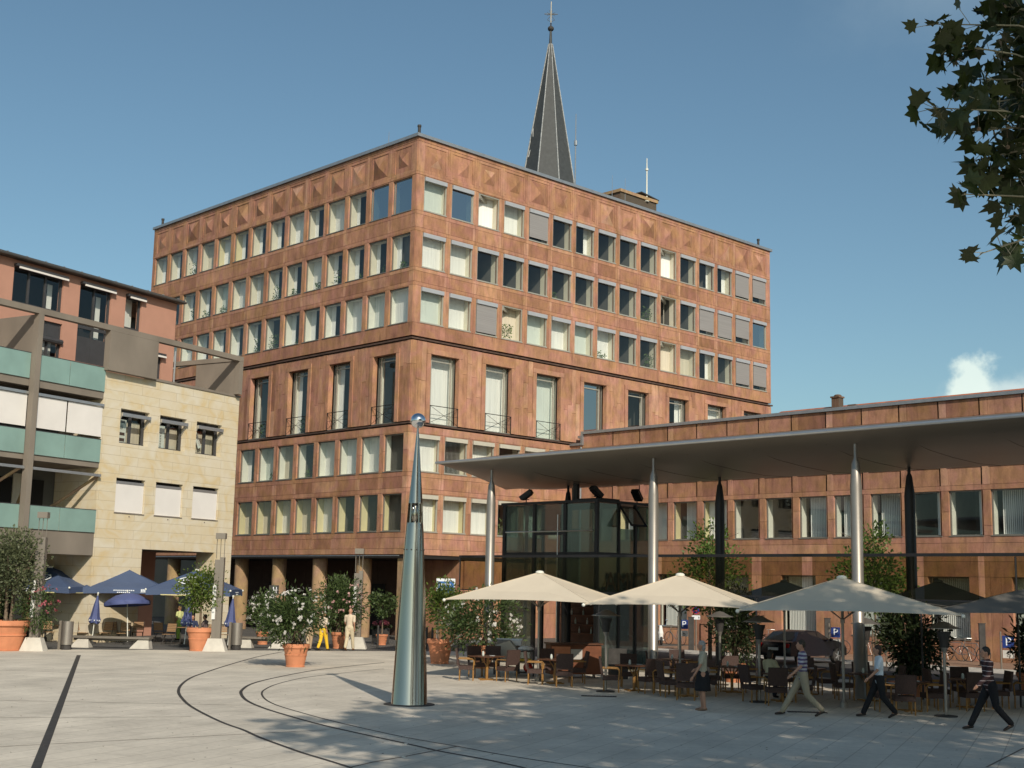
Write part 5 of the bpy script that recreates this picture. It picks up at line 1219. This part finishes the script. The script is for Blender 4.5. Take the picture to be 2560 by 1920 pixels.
# white scooter, bicycles, signs, car
def tyre(mb,c,r,w_,axis='y',n=28):
    pts=[(c[0]+math.cos(k*2*math.pi/n)*r,c[1],c[2]+math.sin(k*2*math.pi/n)*r) for k in range(n+1)]; mb.tube(pts,w_,6,False)
def bicycle():
    e=empty('bicycle',(0,0,0),0,'','bicycle','bicycles against the long wing')
    for x in (-.53,.53):
        mb=MB(); tyre(mb,(x,0,.34),.33,.02); w_=mb.build('wheel',M['slot'],e); mb=MB()
        for k in range(10): a=k*.628; mb.bar((x,0,.34),(x+math.cos(a)*.32,0,.34+math.sin(a)*.32),.003,4)
        mb.build('spokes',M['alu'],w_)
    mb=MB(); P={'r':(-.53,0,.34),'b':(-.05,0,.3),'s':(-.22,0,.82),'h':(.36,0,.82),'h2':(.39,0,.7),'f':(.53,0,.34)}
    for a,b_ in (('r','b'),('b','s'),('s','h'),('b','h2'),('r','s'),('h','f')): mb.bar(P[a],P[b_],.017)
    mb.build('frame',M['bframe'],e)
    mb=MB(); mb.tube([(.36,0,.82),(.34,0,.98),(.3,0,1.02)],.015); mb.tube([(.18,-.28,1.02),(.32,-.12,1.02),(.32,.12,1.02),(.18,.28,1.02)],.014); mb.build('handlebar',M['alu'],e)
    mb=MB(); mb.ell((-.25,0,.93),(.13,.07,.035)); mb.bar((-.22,0,.8),(-.25,0,.92),.014); mb.build('saddle',M['slot'],e); return e
M['bframe']=mat('grey_bicycle_paint',(.18,.18,.19),.35,.3,.1)
bk=bicycle()
def gx(u,X_):
    # ground point in plane X=X_ below column u
    for it in range(400):
        pass
    y=960+FPX*math.tan(PITCH)+math.tan(ROLL)*(u-1280); v=y
    lo,hi=v+5,v+900
    for it in range(50):
        m_=(lo+hi)/2; p=gp(u,m_)
        if p.x>X_: lo=m_
        else: hi=m_
    return gp(u,(lo+hi)/2)
for i,(u,X_,rz,lb) in enumerate(((1688,56.2,80,'right of the white scooter'),(1935,56.2,84,'left of the parked car'),(2085,56.2,95,'left of the third front column'),(2200,56.2,88,'behind the woman in the white shirt'),(2395,56.2,92,'right of the last heater'),(2432,56.2,88,'under the right grilled window'))):
    if i==0: bk.location=gx(u,X_); bk.rotation_euler=(0,0,R(rz)); bk['label']='grey bicycle leaning at the wall '+lb
    else: copy_tree(bk,gx(u,X_),R(rz),'grey bicycle leaning at the wall '+lb)
e=empty('scooter',gx(1648,55.5),R(-130),'white motor scooter with chrome mirror parked at the red wall','scooter')
M['gwhite']=mat('glossy_white_paint',(.75,.75,.73),.2,0,.03)
mb=MB(); mb.tube([(.5,0,.25),(.48,0,.6),(.38,0,1.0)],[.1,.14,.08],12); mb.box(-.1,.4,-.18,.18,.24,.3); mb.ell((-.42,0,.5),(.38,.2,.25)); mb.build('body',M['gwhite'],e)
mb=MB(); mb.ell((-.35,0,.76),(.35,.15,.07)); mb.build('seat',M['slot'],e)
for x in (-.5,.58): mb=MB(); tyre(mb,(x,0,.22),.17,.06); mb.build('wheel',M['slot'],e)
mb=MB(); mb.bar((.36,-.3,1.02),(.36,.3,1.02),.02); mb.bar((.36,.28,1.02),(.34,.34,1.25),.008); mb.ell((.34,.34,1.3),(.03,.07,.05)); mb.build('handlebar',M['mirror'],e)
M['pblue']=mat('parking_sign_blue',(.012,.035,.18),.45,0,.05)
def psign(u,v,X_,label,sz=.40):
    g_=gx(u,X_); d=skydir(u,v); z=CAMH+d.z*(X_/d.x)
    e=empty('parking_sign',(g_.x,g_.y,0),math.atan2(-d.x,d.y)*1.0,label,'sign','parking signs along the kerb')
    mb=MB(); mb.bar((-.28,.04,0),(-.28,.04,z+.4),.035,8); mb.build('pole',M['postgrey'],e)
    mb=MB(); mb.box(-sz/2,sz/2,-.01,.01,z-sz*.55,z+sz*.55); mb.bar((-.28,.02,z),(-sz/2,.02,z),.015); b_=mb.build('plate',M['pblue'],e)
    text_mesh('P',sz*1.05,M['print'],'letter',b_,T(0,-.014,z)@RX(R(90)),.002)
    mb=MB(); mb.box(-sz/2,sz/2,-.01,.01,z-sz*1.45,z-sz*.75); p=mb.build('sub_plate',M['kerb'],e)
    mb=MB(); mb.bar((-.05,-.015,z-sz*.9),(-.02,-.015,z-sz*1.15),.01,4); mb.bar((-.02,-.015,z-sz*1.15),(.07,-.015,z-sz*1.15),.01,4); tyre(mb,(0,-.015,z-sz*1.22),.05,.008,n=12); mb.build('wheelchair_mark',M['slot'],p)
psign(1710,1561,51.5,'blue P parking sign, left one, right of the scooter',.40)
psign(2090,1581,51.5,'blue P parking sign, middle one, right of the car',.40)
psign(2523,1605,51.5,'blue P parking sign, right one, near the picture edge',.44)
g_=gx(1740,51.6); e=empty('no_stopping_sign',g_,-YAW+R(-10),'round blue and red no stopping sign with a white plate','sign')
mb=MB(); mb.bar((0,.03,0),(0,.03,2.2),.035,8); mb.build('pole',M['postgrey'],e)
mb=MB(T(0,0,1.95)@RX(R(90))); mb.lathe([(.2,-.01),(.2,.01),(0,.01)],24); mb.build('disc',M['pblue'],e)
mb=MB(T(0,-.012,1.95)@RX(R(90))); mb.lathe([(.2,0),(.2,.006),(.165,.006),(.165,0)],24,cap=False); mb.build('ring',mat('sign_red',(.4,.02,.03),.5),e)
mb=MB(T(0,-.015,1.95)@RY(R(45))); mb.box(-.17,.17,-.003,0,-.018,.018); mb.box(-.018,.018,-.004,-.001,-.17,.17); mb.build('cross_bars',M['fred2'] if 'fred2' in M else mat('sign_red_bar',(.4,.02,.03),.5),e)
mb=MB(); mb.box(-.2,.2,-.01,.01,1.5,1.7); p_=mb.build('plate',M['print'],e)
for i,(u,X_,h_,lb) in enumerate(((2070,52.6,1.75,'grey, left of the middle P sign'),(2458,53.2,1.75,'dark, left of the right P sign'),(1728,51.2,1.6,'dark, beside the no stopping sign'))):
    mb=MB(); mb.box(-.13,.13,-.05,.05,0,h_); mb.box(-.15,.15,-.07,.07,h_,h_+.03); mb.box(-.18,.18,-.1,.1,0,.04); o=mb.build('stele',M['slot']); o.location=gx(u,X_); o.rotation_euler=(0,0,-YAW); tag(o,'slim upright slab post, '+lb,'post','slab posts along the kerb')
# information signs by the arcade
e=empty('notice_sign',(CX+1.7,CY-1.4,0),-YAW+R(12),'blue notice board with white frame behind the steel cone','sign')
mb=MB(); mb.box(-.5,.5,-.02,.02,2.45,3.25); mb.build('board',M['print'],e)
mb=MB(); mb.box(-.43,.43,-.03,-.021,2.52,3.1); mb.build('panel',mat('notice_blue',(.02,.12,.36),.5),e)
mb=MB(); [mb.box(-.36+j*.09,-.29+j*.09,-.036,-.031,z,z+.09) for z,n_ in ((2.9,7),(2.68,6)) for j in range(n_)]; mb.build('notice_print',M['print'],e)
mb=MB(); mb.bar((-.4,.03,0),(-.4,.03,2.5),.03); mb.bar((.4,.03,0),(.4,.03,2.5),.03); mb.build('legs',M['steel'],e)
e=empty('black_sign',gd(679,66),-YAW,'small black square sign with white bars on a thin pole','sign')
mb=MB(); mb.box(-.24,.24,-.02,.02,2.25,2.72); mb.build('plate',M['slot'],e)
mb=MB(); mb.box(-.05,.0,-.03,-.021,2.33,2.64); mb.box(.1,.14,-.03,-.021,2.33,2.64); mb.box(0,.1,-.03,-.021,2.46,2.5); mb.build('sign_mark',M['print'],e)
mb=MB(); mb.bar((-.16,.03,0),(-.16,.03,2.7),.025); mb.build('pole',M['alu'],e)
for i,(u,d_,lb) in enumerate(((1080,60,'right of the cone'),(944,61.5,'left of the cone'),(1066,60.5,'beside it'))):
    mb=MB(); mb.lathe([(.05,0),(.05,.95),(.03,1.0),(0,1.01)],12); o=mb.build('bollard',M['slot']); o.location=gd(u,d_); tag(o,'thin dark bollard at the yard edge '+lb,'bollard','dark bollards')
# parked car
def make_car():
    fr_=gx(2092,49.0); e=empty('parked_car',(fr_.x-1.3,fr_.y+.8,0),0,'dark navy estate car parked beyond the terrace with its left door open','car')
    e.scale=(.94,.94,.93)
    pnt=mat('dark_navy_car_paint',(.012,.014,.022),.22,.3,0,spec=.6)
    prof=[(-2.25,.35),(-2.28,.7),(-2.2,.95),(-1.85,1.02),(-1.35,1.38),(-.6,1.46),(.2,1.42),(.95,1.05),(1.5,.98),(2.05,.85),(2.25,.62),(2.22,.32)]
    mb=MB(); n=len(prof); vs=[];fs=[]
    for yy,(k,dz) in ((-.86,(0,0)),(-.8,(1,0)),(.8,(1,0)),(.86,(0,0))):
        for x,z in prof:
            gh=z>1.03; y=yy*(.76 if gh and z>1.3 else .92 if gh else 1); vs.append((x*(1 if k else .985),y,z if k else z*.985+ .01))
    for i in range(3):
        for j in range(n-1): a=i*n+j; fs.append((a,a+n,a+n+1,a+1))
        fs.append((i*n,i*n+n-1,(i+1)*n+n-1,(i+1)*n)[::-1][::-1])
    fs.append(tuple(range(n))); fs.append(tuple(range(3*n,4*n))[::-1]); mb.add(vs,fs); o=mb.build('body',pnt,e); smooth_by_angle(o,35)
    gl=mat('car_window_tint',(.02,.022,.025),.08,0,0,spec=.8)
    for sy in (-1,1):
        mb=MB(); mb.quad((-1.5,sy*.80,1.05),(-.05,sy*.80,1.05),(-.05,sy*.69,1.38),(-1.15,sy*.69,1.36)); mb.quad((.0,sy*.80,1.05),(.85,sy*.80,1.05),(.3,sy*.69,1.35),(.0,sy*.69,1.38)); mb.build('side_window',gl,e)
    mb=MB(); mb.quad((-1.89,-.66,1.04),(-1.89,.66,1.04),(-1.43,.58,1.38),(-1.43,-.58,1.38)); mb.build('rear_window',gl,e)
    for x in (-1.4,1.38):
        for sy in (-1,1):
            mb=MB(T(x,sy*.80,.33)@RX(R(90))); mb.lathe([(.33,-.1),(.34,0),(.33,.1),(.22,.1)],24); w_=mb.build('wheel',M['slot'],e)
            mb=MB(T(x,sy*.885,.33)@RX(R(90))); mb.lathe([(.2,-.02),(.22,.0)],20); [mb.bar((0,0,0),(math.cos(k*1.2566)*.2,math.sin(k*1.2566)*.2,0),.035,5) for k in range(5)]; mb.build('rim',M['alu'],w_)
    for sy in (-1,1): mb=MB(); mb.box(-2.3,-2.2,sy*.8-.18 if sy>0 else -.8,sy*.8 if sy>0 else -.62,.72,.9); mb.build('tail_light',mat('tail_light_red',(.4,.015,.01),.25),e)
    mb=MB(); mb.box(-2.305,-2.285,-.26,.26,.6,.72); mb.build('number_plate',M['print'],e)
    mb=MB(T(.75,.86,0)@RZ(R(60))); mb.box(-1.0,0,-.02,.02,.4,1.0); mb.bar((-1.0,0,1.0),(-.85,0,1.4),.02); mb.bar((-.85,0,1.4),(-.3,0,1.4),.02); mb.bar((-.3,0,1.4),(0,0,1.02),.02); mb.build('open_door',pnt,e)
    mb=MB(); mb.ell((.8,-.95,1.05),(.07,.1,.07)); mb.build('wing_mirror',pnt,e)
make_car()
# ------------------------------------------------------------------ people
M['skin']=mat('skin',(.45,.24,.16),.6,0,.05)
M['shoe']=mat('dark_shoe_leather',(.03,.02,.015),.5,0,.1)
def cap(mb,pts,rad,n=12,ell=1.0):
    pts=[Vector(p) for p in pts]; d0=(pts[0]-pts[1]).normalized(); d1=(pts[-1]-pts[-2]).normalized(); r=list(rad)
    P=[pts[0]+d0*r[0]*.95,pts[0]+d0*r[0]*.7]+pts+[pts[-1]+d1*r[-1]*.7,pts[-1]+d1*r[-1]*.95]
    Rr=[r[0]*.3,r[0]*.72]+r+[r[-1]*.72,r[-1]*.3]; mb.tube(P,Rr,n,True,ell)
def shell(o,vox):
    m=o.modifiers.new('one_surface','REMESH'); m.mode='VOXEL'; m.voxel_size=vox; m.use_smooth_shade=True; s=o.modifiers.new('soften','SMOOTH'); s.iterations=2; s.factor=.4
def person(loc,face,label,H=1.72,pose='walk',top=(.6,.55,.42),bottom=(.4,.35,.28),hair=(.05,.03,.02),bald=False,skirt=False,stripes=None,longhair=False,bag=False,lean=0,sleeve='short',shoes=None,sit=False,stride=.36,bottomname='trousers',group=None,armsb=None):
    e=empty('person',loc,-R(face),label,'person',group); e.scale=(H/1.75,)*3
    # local: +y is forward, +x right
    hipz=.92; F=stride
    if pose=='walk': LJ=[[(.09,0,hipz),(.10,F*.55,.50),(.10,F*1.05,.10)],[(-.09,0,hipz),(-.09,-F*.18,.50),(-.09,-F*.95,.15)]]
    elif pose=='stand': LJ=[[(.09,0,hipz),(.10,.03,.5),(.10,.0,.08)],[(-.09,0,hipz),(-.10,.0,.5),(-.11,-.04,.08)]]
    else: hipz=.55; LJ=[[(.09,0,hipz),(.12,.42,.55),(.12,.42,.09)],[(-.09,0,hipz),(-.12,.42,.55),(-.12,.36,.09)]]
    dz=hipz-.92; ly=lean
    neck=Vector((0,ly+.01,1.46+dz)); sh=[Vector((s*.185,ly,1.41+dz)) for s in (1,-1)]
    if pose=='walk': AJ=[[sh[0],(.235,ly-.14,1.13+dz),(.22,ly-.02,.90+dz)],[sh[1],(-.235,ly+.10,1.14+dz),(-.22,ly+.30,.96+dz)]]
    elif pose=='stand': AJ=[[sh[0],(.24,ly-.03,1.13+dz),(.2,ly+.18,.98+dz)],[sh[1],(-.24,ly-.02,1.13+dz),(-.22,ly+.06,.88+dz)]]
    else: AJ=[[sh[0],(.25,ly+.12,1.15+dz),(.1,ly+.3,1.22+dz)],[sh[1],(-.25,ly+.12,1.15+dz),(-.12,ly+.34,1.05+dz)]]
    if armsb: AJ=[[Vector(p) for p in a] for a in armsb]
    b=MB(); hc=Vector((0,ly+.035,1.63+dz))
    b.ell(hc,(.078,.095,.115),16,12); b.ell(hc+Vector((0,.03,-.07)),(.055,.065,.05),12,8); b.ell(hc+Vector((0,.1,-.01)),(.016,.022,.026),8,6)
    b.ell(hc+Vector((0,.095,-.055)),(.026,.012,.010),8,6); 
    for s in (1,-1): b.ell(hc+Vector((s*.08,0,-.005)),(.012,.022,.03),8,6); b.ell(hc+Vector((s*.03,.088,.015)),(.014,.01,.010),8,6)
    cap(b,[neck-Vector((0,0,.06)),hc-Vector((0,.02,.06))],[.058,.052])
    cap(b,[(0,ly*.5,.98+dz),(0,ly*.8,1.18+dz),(0,ly,1.38+dz)],[.125,.125,.13],14,.72)
    for j in AJ:
        J=[Vector(p) for p in j]; cap(b,J,[.05,.04,.028]); d=(J[2]-J[1]).normalized(); pc=J[2]+d*.05; sgn=1 if J[0].x>0 else -1
        b.ell(pc,(.026,.036,.042),10,8)
        for f_ in range(4):
            y_=-.026+f_*.0175; ln_=(.062,.074,.07,.056)[f_]; base=pc+Vector((0,y_,-.02))+d*.012
            cap(b,[base,base+d*ln_*.55+Vector((-sgn*.004,0,0)),base+d*ln_+Vector((-sgn*.018,.004,0))],[.0095,.009,.0075],8)
        cap(b,[pc+Vector((0,.026,.01)),pc+Vector((-sgn*.01,.052,-.015)),pc+Vector((-sgn*.014,.058,-.04))+d*.01],[.0115,.0105,.009],8)
    for j in LJ:
        J=[Vector(p) for p in j]; cap(b,J,[.085,.056,.038]); 
        fd=Vector((0,1,-.1 if J[2].z<.12 else -.55)).normalized(); cap(b,[J[2]-Vector((0,.02,.02)),J[2]+fd*.13-Vector((0,0,.045))],[.036,.03])
    o=b.build('body',M['skin'],e); shell(o,.0125)
    tm=mat('shirt_cloth',top,.85,0,.08,6)
    if stripes:
        nt_=tm.node_tree; bs=nt_.nodes['Principled BSDF']; tc_=nt_.nodes.new('ShaderNodeTexCoord'); sp=nt_.nodes.new('ShaderNodeSeparateXYZ'); mm=nt_.nodes.new('ShaderNodeMath'); mm.operation='PINGPONG'; mm.inputs[1].default_value=stripes[1]; gt=nt_.nodes.new('ShaderNodeMath'); gt.operation='GREATER_THAN'; gt.inputs[1].default_value=stripes[1]*stripes[2]
        nt_.links.new(tc_.outputs['Object'],sp.inputs[0]); nt_.links.new(sp.outputs[2],mm.inputs[0]); nt_.links.new(mm.outputs[0],gt.inputs[0]); mx=nt_.nodes.new('ShaderNodeMix'); mx.data_type='RGBA'; nt_.links.new(gt.outputs[0],mx.inputs[0]); mx.inputs[6].default_value=(*top,1); mx.inputs[7].default_value=(*stripes[0],1); nt_.links.new(mx.outputs[2],bs.inputs['Base Color'])
    s=MB(); cap(s,[(0,ly*.3,.93+dz if not sit else .6),(0,ly*.6,1.08+dz),(0,ly*.9,1.25+dz),(0,ly,1.37+dz)],[.152,.142,.15,.145],16,.74); cap(s,[sh[0]+Vector((-.03,0,0)),sh[1]+Vector((.03,0,0))],[.066,.066]); s.ell((0,ly,1.42+dz),(.1,.075,.045))
    for j in AJ:
        J=[Vector(p) for p in j]; t=.72
        if sleeve=='short': cap(s,[J[0],J[0].lerp(J[1],t)],[.066,.064])
        elif sleeve=='long': cap(s,J,[.066,.056,.044])
    o=s.build('shirt',tm,e); shell(o,.014)
    bm=mat('lower_cloth',bottom,.85,0,.08,5)
    s=MB()
    if skirt: s.lathe([(.13,1.0+dz),(.155,.93+dz),(.19,.75+dz),(.21,.50+dz),(.19,.49+dz)],20); o=s.build('skirt',bm,e); o.data.update(); smooth_by_angle(o,60)
    else:
        for j in LJ: J=[Vector(p) for p in j]; cap(s,[J[0]+Vector((0,0,.02)),J[0].lerp(J[1],.5),J[1],J[1].lerp(J[2],.5),J[2]+Vector((0,0,.015))],[.108,.096,.078,.072,.066])
        s.ell((0,ly*.15,hipz+.05),(.155,.125,.13),14,10); o=s.build(bottomname,bm,e); shell(o,.014)
    for j in LJ:
        s=MB(); J=[Vector(p) for p in j]; fd=Vector((0,1,-.05 if J[2].z<.12 else -.5)).normalized(); cap(s,[J[2]+Vector((0,-.03,-.035)),J[2]+fd*.07+Vector((0,0,-.045)),J[2]+fd*.16+Vector((0,0,-.055))],[.042,.042,.034],12,.85)
        o=s.build('shoe',shoes or M['shoe'],e); shell(o,.014)
    if not bald:
        hm=mat('hair',hair,.6,0,.25,20); s=MB(); s.ell(hc+Vector((0,-.018,.032)),(.088,.098,.102),16,12)
        if longhair: s.ell(hc+Vector((0,-.05,-.05)),(.082,.062,.11),14,10)
        else: s.ell(hc+Vector((0,-.05,-.01)),(.08,.055,.07),14,10)
        o=s.build('hair',hm,e); shell(o,.014)
    if bag:
        s=MB(); s.ell((.2,ly-.08,.98),(.05,.13,.13)); s.tube([(.17,ly-.1,1.05),(.1,ly-.11,1.44),(-.06,ly+.1,1.4),(.12,ly+.12,1.1)],.012,6); s.build('shoulder_bag',M['slot'],e)
    return e
LEFT=Y0-90
def at_feet(u,v): return gp(u,v)
person(gp(1757,1776),LEFT+4,'woman with short grey hair, cream blouse, black skirt and shoulder bag walking left',1.66,'stand',(.42,.39,.30),(.012,.012,.014),(.30,.29,.28),skirt=True,bag=True,shoes=mat('tan_sandal',(.22,.13,.08),.6),longhair=True,armsb=[[(.185,0,1.41),(.25,-.1,1.16),(.20,.16,1.02)],[(-.185,0,1.41),(-.24,.08,1.14),(-.20,.25,.86)]])
person(gp(2008,1790),LEFT,'person in a blue and white striped shirt and beige trousers striding left',1.76,'walk',(.42,.42,.46),(.33,.28,.20),(.04,.03,.02),stripes=((.10,.07,.16),.045,.5),stride=.44)
person(gp(2200,1794),LEFT+3,'woman in a white short sleeved shirt and black trousers walking left',1.68,'walk',(.62,.70,.78),(.012,.012,.014),(.035,.02,.015),longhair=True,stride=.36)
person(gp(2480,1826),LEFT-4,'man in a dark shirt with thin pale stripes and black trousers, rightmost walker',1.78,'walk',(.045,.02,.022),(.01,.01,.013),(.03,.025,.02),stripes=((.45,.38,.38),.05,.86),stride=.40,lean=.06,sleeve='long')
person(gp(872,1627),Y0+12,'bald man in a cream short sleeved shirt and pale trousers walking away',1.82,'walk',(.58,.48,.36),(.55,.47,.33),bald=True,stride=.22,shoes=mat('brown_shoe',(.2,.09,.04),.6))
person(gp(806,1627),Y0+30,'person in bright yellow trousers half hidden by white oleander',1.66,'walk',(.6,.5,.4),(.75,.48,.03),(.2,.1,.05),stride=.22)
person(gp(772,1627),Y0-20,'person in beige trousers and a dark top behind the white oleander',1.7,'walk',(.03,.035,.06),(.48,.36,.24),(.08,.06,.05),stride=.26)
person(gd(446,65),Y0-60,'woman in a lime green outfit standing in the left cafe',1.62,'stand',(.55,.58,.25),(.36,.55,.08),(.25,.13,.06))
person(gd(478,60.3),Y0+160,'guest in a dark blue top seated left of the lemon tree',1.7,'sit',(.03,.04,.09),(.05,.05,.07),(.03,.02,.015),sit=True)
person(gd(511,60.6),Y0-80,'guest in a brownish shirt seated right of the lemon tree',1.72,'sit',(.16,.12,.12),(.05,.05,.06),(.05,.03,.02),sit=True)
person(gd(1925,36.6),Y0+50,'woman in a pale yellow top seated at a shaded table resting her chin',1.66,'sit',(.55,.50,.33),(.03,.03,.04),(.04,.03,.025),sit=True,longhair=True)

# ------------------------------------------------------------------ plane trees behind the camera that shade the plaza
M['pleaf']=leafmat('plane_tree_leaf',(.014,.024,.006),(.038,.055,.013),.15,.45)
M['pbark']=mat('mottled_plane_bark',(.20,.18,.13),.9,0,0,3,.4,12,c2=(.34,.32,.22))
LEAF=[(0,0),(.10,.02),(.30,-.06),(.26,.10),(.50,.22),(.30,.30),(.28,.52),(.12,.48),(0,.78),(-.12,.48),(-.28,.52),(-.30,.30),(-.50,.22),(-.26,.10),(-.30,-.06),(-.10,.02)]
def plane_leaf(mb,p,d,nrm,size,tone):
    d=(d-nrm*d.dot(nrm)).normalized(); s=d.cross(nrm); mb.tone=tone; b_=len(mb.v)
    vs=[(p+s*(x*size)+d*(y*size)-nrm*(abs(x)*.12*size)) for x,y in LEAF]; c=p+d*(.3*size)+nrm*(.03*size)
    n=len(vs); mb.add([c]+vs,[(0,1+i,1+(i+1)%n) for i in range(n)])
def twig(mbw,mbl,mbf,a,b,rr,nl,size,spread,r0=.012):
    a=Vector(a);b=Vector(b); mid=(a+b)/2+Vector((0,0,.06*(b-a).length)); mbw.tube([a,mid,b],[r0,r0*.7,r0*.35],5)
    for i in range(nl):
        t=rr.uniform(.25,1.02); q=a.lerp(mid,t*2) if t<.5 else mid.lerp(b,t*2-1)
        dirv=((b-a).normalized()*.6+Vector((rr.gauss(0,.7),rr.gauss(0,.7),rr.gauss(-.25,.5)))).normalized(); st=q+dirv*spread*rr.uniform(.3,1)
        mbw.bar(q,st,.003,3)
        nrm=Vector((rr.gauss(0,.75),rr.gauss(0,.75),rr.gauss(.5,.6))).normalized()
        plane_leaf(mbl,st,dirv,nrm,size*rr.uniform(.7,1.15),min(1,max(0,rr.gauss(.45,.25))))
        if mbf is not None and rr.random()<.03: mbf.bar(q,q-Vector((0,0,.14)),.003,3); mbf.ell(q-Vector((0,0,.16)),(.018,.018,.018),8,6)
def plane_tree(base,H,blobs,label,seed,extra=None,trunk_r=.32,per=1.0,leafs=.24):
    rr=random.Random(seed); e=empty('plane_tree',base,0,label,'tree','plane trees beside the camera'); B_=Vector(base)
    mw=MB(T(-B_.x,-B_.y,0)); ml=MB(T(-B_.x,-B_.y,0)); mf=MB(T(-B_.x,-B_.y,0))
    top=B_+Vector((0,0,H*.42)); mw.tube([B_,B_+Vector((.1,.05,H*.2)),top],[trunk_r,trunk_r*.8,trunk_r*.65],12)
    for c,r in blobs:
        c=Vector(c); m1=top.lerp(c,.5)+Vector((0,0,.3)); mw.tube([top,m1,c],[trunk_r*.4,trunk_r*.25,trunk_r*.1],7)
        nb=int(13*per*r*r*.6)
        for i in range(nb):
            d=Vector((rr.gauss(0,1),rr.gauss(0,1),rr.gauss(0,.8))).normalized(); p=c+d*r*rr.uniform(.35,.8); q=p+(d*.7+Vector((rr.gauss(0,.4),rr.gauss(0,.4),rr.gauss(0,.3)))).normalized()*rr.uniform(.6,1.0)
            if rr.random()<.3: mw.tube([c,(c+p)/2,p],[.03,.02,.012],4)
            twig(mw,ml,None,p,q,rr,rr.randint(9,15),leafs*1.25,.25,.008)
    if extra: extra(mw,ml,mf,rr,top)
    mw.build('trunk',M['pbark'],e); ml.build('crown',M['pleaf'],e)
    if mf.v: mf.build('seed_clusters',M['bark'],e)['kind']='stuff'
    return e
def dpt(u,v,dep):
    d=skydir(u,v).normalized(); h=Vector((math.sin(YAW),math.cos(YAW),0)); return Vector((0,0,CAMH))+d*(dep/d.dot(h))
def near_branches(mw,ml,mf,rr,top):
    # hanging sprays that reach into the top right of the view
    S=[((2760,120,10.5),(2330,60,10.2),30),((2700,200,10.4),(2380,110,10.3),34),((2700,230,10.4),(2420,200,10.2),34),
       ((2700,260,10.3),(2450,260,10.0),30),((2680,330,10.2),(2340,270,9.8),26),((2680,340,10.2),(2400,330,10.2),26),((2680,380,10.4),(2440,400,10.2),28),((2690,420,10.4),(2480,450,10.3),26),
       ((2640,460,10.4),(2460,455,10.4),14),((2700,540,10.3),(2410,485,9.8),15),((2700,540,10.3),(2520,540,10.2),20),((2700,590,10.1),(2450,635,9.7),17),((2720,80,10.6),(2480,10,10.4),34),((2720,60,10.6),(2420,-50,10.2),20),((2720,150,10.6),(2520,120,10.5),36),((2720,250,10.5),(2530,260,10.5),34),((2720,350,10.5),(2540,360,10.5),34),((2720,450,10.5),(2550,480,10.5),28),((2760,300,11),(2560,200,10.9),40),((2760,300,11),(2560,320,10.9),40),((2760,100,11),(2560,60,10.9),40),((2760,100,11.2),(2600,430,10.9),40)]
    hub=dpt(2950,150,11)
    mw.tube([top,(top+hub)/2+Vector((0,0,.5)),hub],[.12,.08,.05],7)
    for a,b_,n in S+[((2760,200+70*k,11.2),(2520+20*(k%3),20+75*k,11.1),38) for k in range(6)]:
        A_=dpt(*a);B2=dpt(*b_); mw.tube([hub,(hub+A_)/2,A_],[.03,.022,.014],5); twig(mw,ml,mf,A_,B2,rr,int(n*.78),.225,.19,.012)
ld=-sd; hd=Vector((ld.x,ld.y,0)).normalized(); tanel=math.tan(SUN_EL)
def over(x,y,z,zt=0):
    'crown point at height z whose shade falls at x,y'
    t=(z-zt)/tanel; return (x-hd.x*t,y-hd.y*t,z)
TS=[(13.6,14.5,13.5,2.3),(16.5,19,14,2.3),(19.3,22,14.5,2.3),(22.3,23.6,15,2.2),(25.6,23.4,15,2.2),(28,21.6,14.5,2.3),(19,17,13,2.6),(23,19.3,13.5,2.6),(26.3,17.2,13.5,2.6),(29.8,17.6,14.5,2.5),(31.6,14,14,2.6),(22,13.5,12.5,2.6),(27,12,12.5,2.6),(17.2,11.5,12.5,2.5),(33.3,18.8,15.5,2.2),(20.5,10,12,2.5),(32,9.5,13,2.6),(35.5,14.5,15,2.4),(30,21.5,16,2.0),(17,16,15,2.3),(21,18,16,2.3),(25,21,16.5,2.2),(28.5,19.5,16.5,2.3),(24.5,14.5,15,2.4),(29.5,11,15,2.4),(20,12,15.5,2.3),(27.3,24.6,16,1.8),(16,20.8,16,1.7),(42.5,22,17,2.2),(44,18,17,2.3),(41.5,15.5,16,2.4)]
P1,P2=(11.5,-6.5,0),(21,-9.5,0)
b1=[];b2=[]
for x,y,z,r in TS:
    c=over(x,y,z); (b1 if math.hypot(c[0]-P1[0],c[1]-P1[1])<math.hypot(c[0]-P2[0],c[1]-P2[1]) else b2).append((c,r))
plane_tree(P1,16,b1,'large plane tree whose leafy sprays hang into the top right corner',31,near_branches,per=3.4)
plane_tree(P2,16,b2,'second plane tree outside the right of the picture',32,per=3.4)
